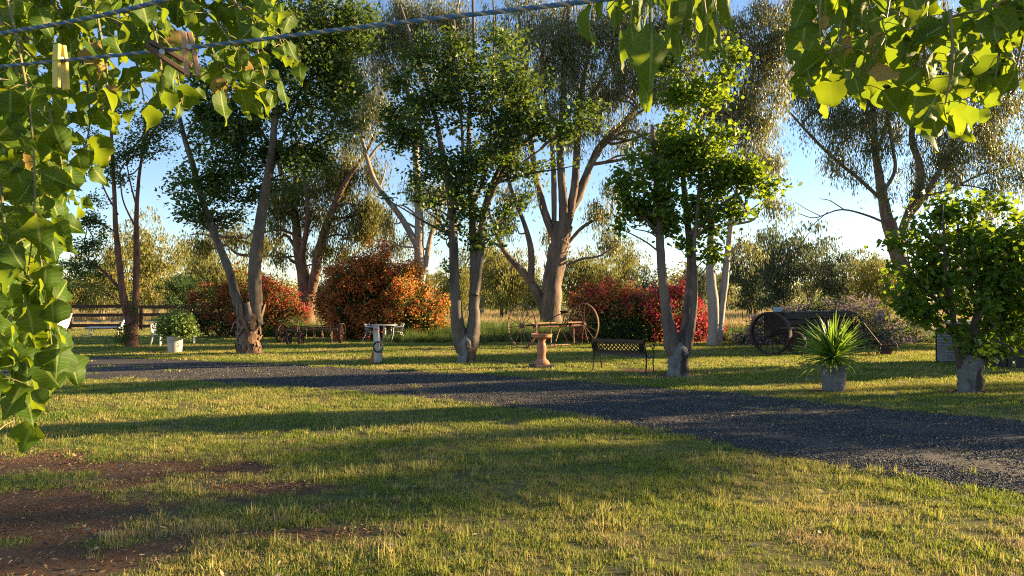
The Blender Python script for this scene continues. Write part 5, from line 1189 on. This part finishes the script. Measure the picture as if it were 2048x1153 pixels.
spray('hanging curtain of broad sunlit leaves filling the left edge', (-120, -150, 1.8),
 [[(-40, -60, 1.8), (30, 130, 1.75), (60, 350, 1.7), (85, 540, 1.65), (105, 700, 1.6)], [(-80, 60, 1.7), (-10, 300, 1.65), (15, 520, 1.6), (25, 700, 1.55), (28, 850, 1.55)],
  [(0, -80, 2.0), (60, 100, 1.95), (110, 260, 1.9), (135, 400, 1.85)], [(-80, 300, 1.5), (-20, 500, 1.5), (-5, 700, 1.5), (0, 800, 1.5)], [(40, -80, 2.1), (150, 80, 2.05), (180, 230, 2.0), (160, 330, 2.0)],
  [(0, -60, 1.6), (30, 60, 1.6), (60, 220, 1.6), (70, 400, 1.6), (55, 560, 1.6)], [(20, 520, 1.75), (70, 620, 1.7), (90, 700, 1.7), (108, 720, 1.65)], [(20, 330, 1.9), (80, 430, 1.9), (60, 560, 1.85), (75, 640, 1.8)],
  [(-60, -60, 2.2), (10, 40, 2.2), (110, 110, 2.2), (200, 190, 2.2)], [(-60, 0, 2.3), (60, 10, 2.3), (160, 40, 2.3)], [(-60, 150, 2.2), (20, 220, 2.2), (110, 330, 2.1), (140, 410, 2.1)],
  [(-60, 250, 2.0), (0, 400, 2.0), (40, 520, 1.9), (50, 640, 1.9)], [(-60, 450, 1.8), (-10, 600, 1.8), (30, 700, 1.75), (45, 740, 1.7)], [(-80, -20, 2.0), (-20, 120, 2.0), (20, 240, 2.0), (30, 350, 1.9)],
  [(-80, -40, 2.5), (20, 30, 2.5), (100, 60, 2.5), (170, 120, 2.5)], [(-80, 60, 2.5), (20, 110, 2.5), (100, 180, 2.5)], [(-60, 180, 2.4), (30, 280, 2.4), (70, 400, 2.3)], [(-60, 380, 2.3), (20, 480, 2.3), (40, 620, 2.2)], [(-40, -80, 2.4), (60, -20, 2.4), (180, 10, 2.4)]],
 .018, .088, 301, 38)
spray('leafy branch arching from the top left over the clothesline toward the dark gum', (200, -160, 2.0),
 [[(60, -90, 2.0), (210, 20, 1.95), (270, 120, 1.9), (290, 210, 1.9)], [(150, -90, 2.0), (290, 10, 1.95), (345, 110, 1.9), (365, 210, 1.85)], [(250, -90, 2.1), (380, 0, 2.05), (460, 80, 2.0), (490, 170, 2.0)],
  [(300, -90, 2.2), (440, -10, 2.1), (540, 50, 2.05), (575, 120, 2.0)], [(340, -100, 2.2), (470, -40, 2.2), (540, 0, 2.1), (585, 40, 2.1)], [(200, -90, 2.2), (250, 30, 2.2), (330, 100, 2.2), (350, 150, 2.2)],
  [(100, -80, 2.3), (200, -10, 2.3), (260, 40, 2.3), (330, 60, 2.3)], [(360, -60, 2.1), (400, 50, 2.1), (440, 130, 2.1), (470, 180, 2.0)], [(180, -60, 1.8), (200, 60, 1.8), (215, 150, 1.8), (205, 230, 1.8)], [(450, -30, 2.1), (500, 60, 2.1), (530, 160, 2.1), (525, 200, 2.1)],
  [(60, -40, 2.4), (160, 60, 2.4), (220, 160, 2.4), (230, 200, 2.4)], [(280, -60, 1.7), (300, 30, 1.7), (320, 110, 1.7), (325, 170, 1.7)]],
 .019, .084, 302, 36)
spray('leafy branch hanging into the top right corner with translucent rounded leaves', (2150, -100, 1.7),
 [[(2120, -60, 1.5), (1990, 10, 1.5), (1880, 40, 1.55), (1780, 70, 1.6), (1680, 100, 1.65), (1610, 120, 1.7)], [(1640, -80, 1.8), (1625, 20, 1.8), (1600, 110, 1.8), (1595, 150, 1.8)], [(1720, -80, 1.8), (1690, 40, 1.8), (1665, 130, 1.8), (1650, 160, 1.8)],
  [(1790, -80, 1.7), (1770, 50, 1.7), (1760, 130, 1.7), (1750, 160, 1.7)], [(1860, -80, 1.6), (1850, 60, 1.6), (1850, 150, 1.6), (1860, 190, 1.6)], [(1900, 20, 1.5), (1905, 120, 1.5), (1890, 210, 1.5)], [(1990, 10, 1.5), (2000, 80, 1.5), (1990, 160, 1.5)],
  [(2080, -40, 1.5), (2050, 60, 1.5), (2030, 150, 1.5)], [(1700, -80, 2.0), (1740, 20, 2.0), (1720, 100, 2.0)], [(1830, -80, 2.0), (1800, 10, 2.0), (1790, 110, 2.0), (1800, 160, 2.0)], [(1650, -80, 1.7), (1640, 10, 1.7), (1640, 80, 1.7)],
  [(1770, 70, 1.6), (1730, 150, 1.6), (1715, 180, 1.6)], [(1950, -70, 1.9), (1930, 0, 1.9), (1960, 60, 1.9)], [(1620, -80, 2.1), (1680, 0, 2.1), (1700, 110, 2.0), (1690, 190, 2.0)], [(1800, -80, 2.1), (1830, 60, 2.1), (1850, 200, 2.0), (1880, 240, 2.0)], [(1900, -90, 2.2), (1790, 20, 2.2), (1680, 60, 2.2), (1620, 150, 2.1)], [(1905, 120, 1.6), (1900, 200, 1.6), (1893, 240, 1.6)], [(2000, -60, 2.0), (1930, 60, 2.0), (1960, 150, 1.9), (1985, 210, 1.9)], [(2090, -60, 2.0), (2040, 40, 2.0), (1960, 60, 2.0)]],
   .019, .082, 303, 40, rfrac=.35)
ov = thing('leafy_branch', 'sprig of large pendulous leaves hanging from the top centre of the view', 'branch', P(1300, -80, 1.25))
bo = np.array(ov.location)
MB().tube(spline([P(1150, -60, 1.25) - bo, P(1300, -35, 1.25) - bo, P(1460, -50, 1.25) - bo], 6), .004, 6).obj('stem', M['stem_green'], ov, True)
for (px, py, L_, v, ry, rz, Y) in [(1178, 10, 110, 0, .05, .9, 1.3), (1262, 50, 118, 3, -.10, .5, 1.25), (1232, -20, 95, 7, .1, -.4, 1.3), (1345, -25, 120, 8, .08, -.6, 1.25), (1303, 45, 185, 5, -.05, .35, 1.2), (1385, -20, 115, 2, -.1, .7, 1.3),
        (1415, 50, 88, 9, .05, .2, 1.25), (1432, 20, 100, 11, -.25, .9, 1.25), (1290, -40, 100, 12, .2, .4, 1.35), (1370, 10, 90, 6, .1, 1.2, 1.3), (1260, -50, 110, 13, .0, .2, 1.28), (1325, -60, 110, 4, -.1, .3, 1.22), (1450, -30, 110, 1, -.2, .3, 1.3), (1405, -50, 110, 10, 0, -.3, 1.3), (1215, -60, 120, 2, .1, .8, 1.35), (1360, 40, 95, 13, .1, .9, 1.36), (1398, 0, 130, 7, -.1, -.9, 1.36), (1280, 0, 120, 9, .12, 1.0, 1.38), (1240, 60, 90, 6, .2, -1.0, 1.4), (1420, -40, 130, 4, .1, .6, 1.34), (1340, 60, 90, 2, -.2, -1.1, 1.38), (1190, -50, 90, 8, -.1, -.5, 1.4), (1440, 70, 70, 12, -.5, .8, 1.36), (1300, -70, 130, 11, 0, -1.2, 1.4), (1383, -60, 130, 3, .05, 1.3, 1.4)]:
    p = P(px, py, Y); s = L_ * m_per_px(Y)
    o = link('leaf', BL[v][0], ov, tuple(p - bo), (0, ry, rz)); o.scale = (s * .56, s * .8, s)
    top = P(px * .9 + 130, -38, 1.25)
    MB().tube(spline([top - bo, (top + p) / 2 - bo, p - bo], 3), .0016, 4).obj('petiole', M['stem_green'], ov, True)
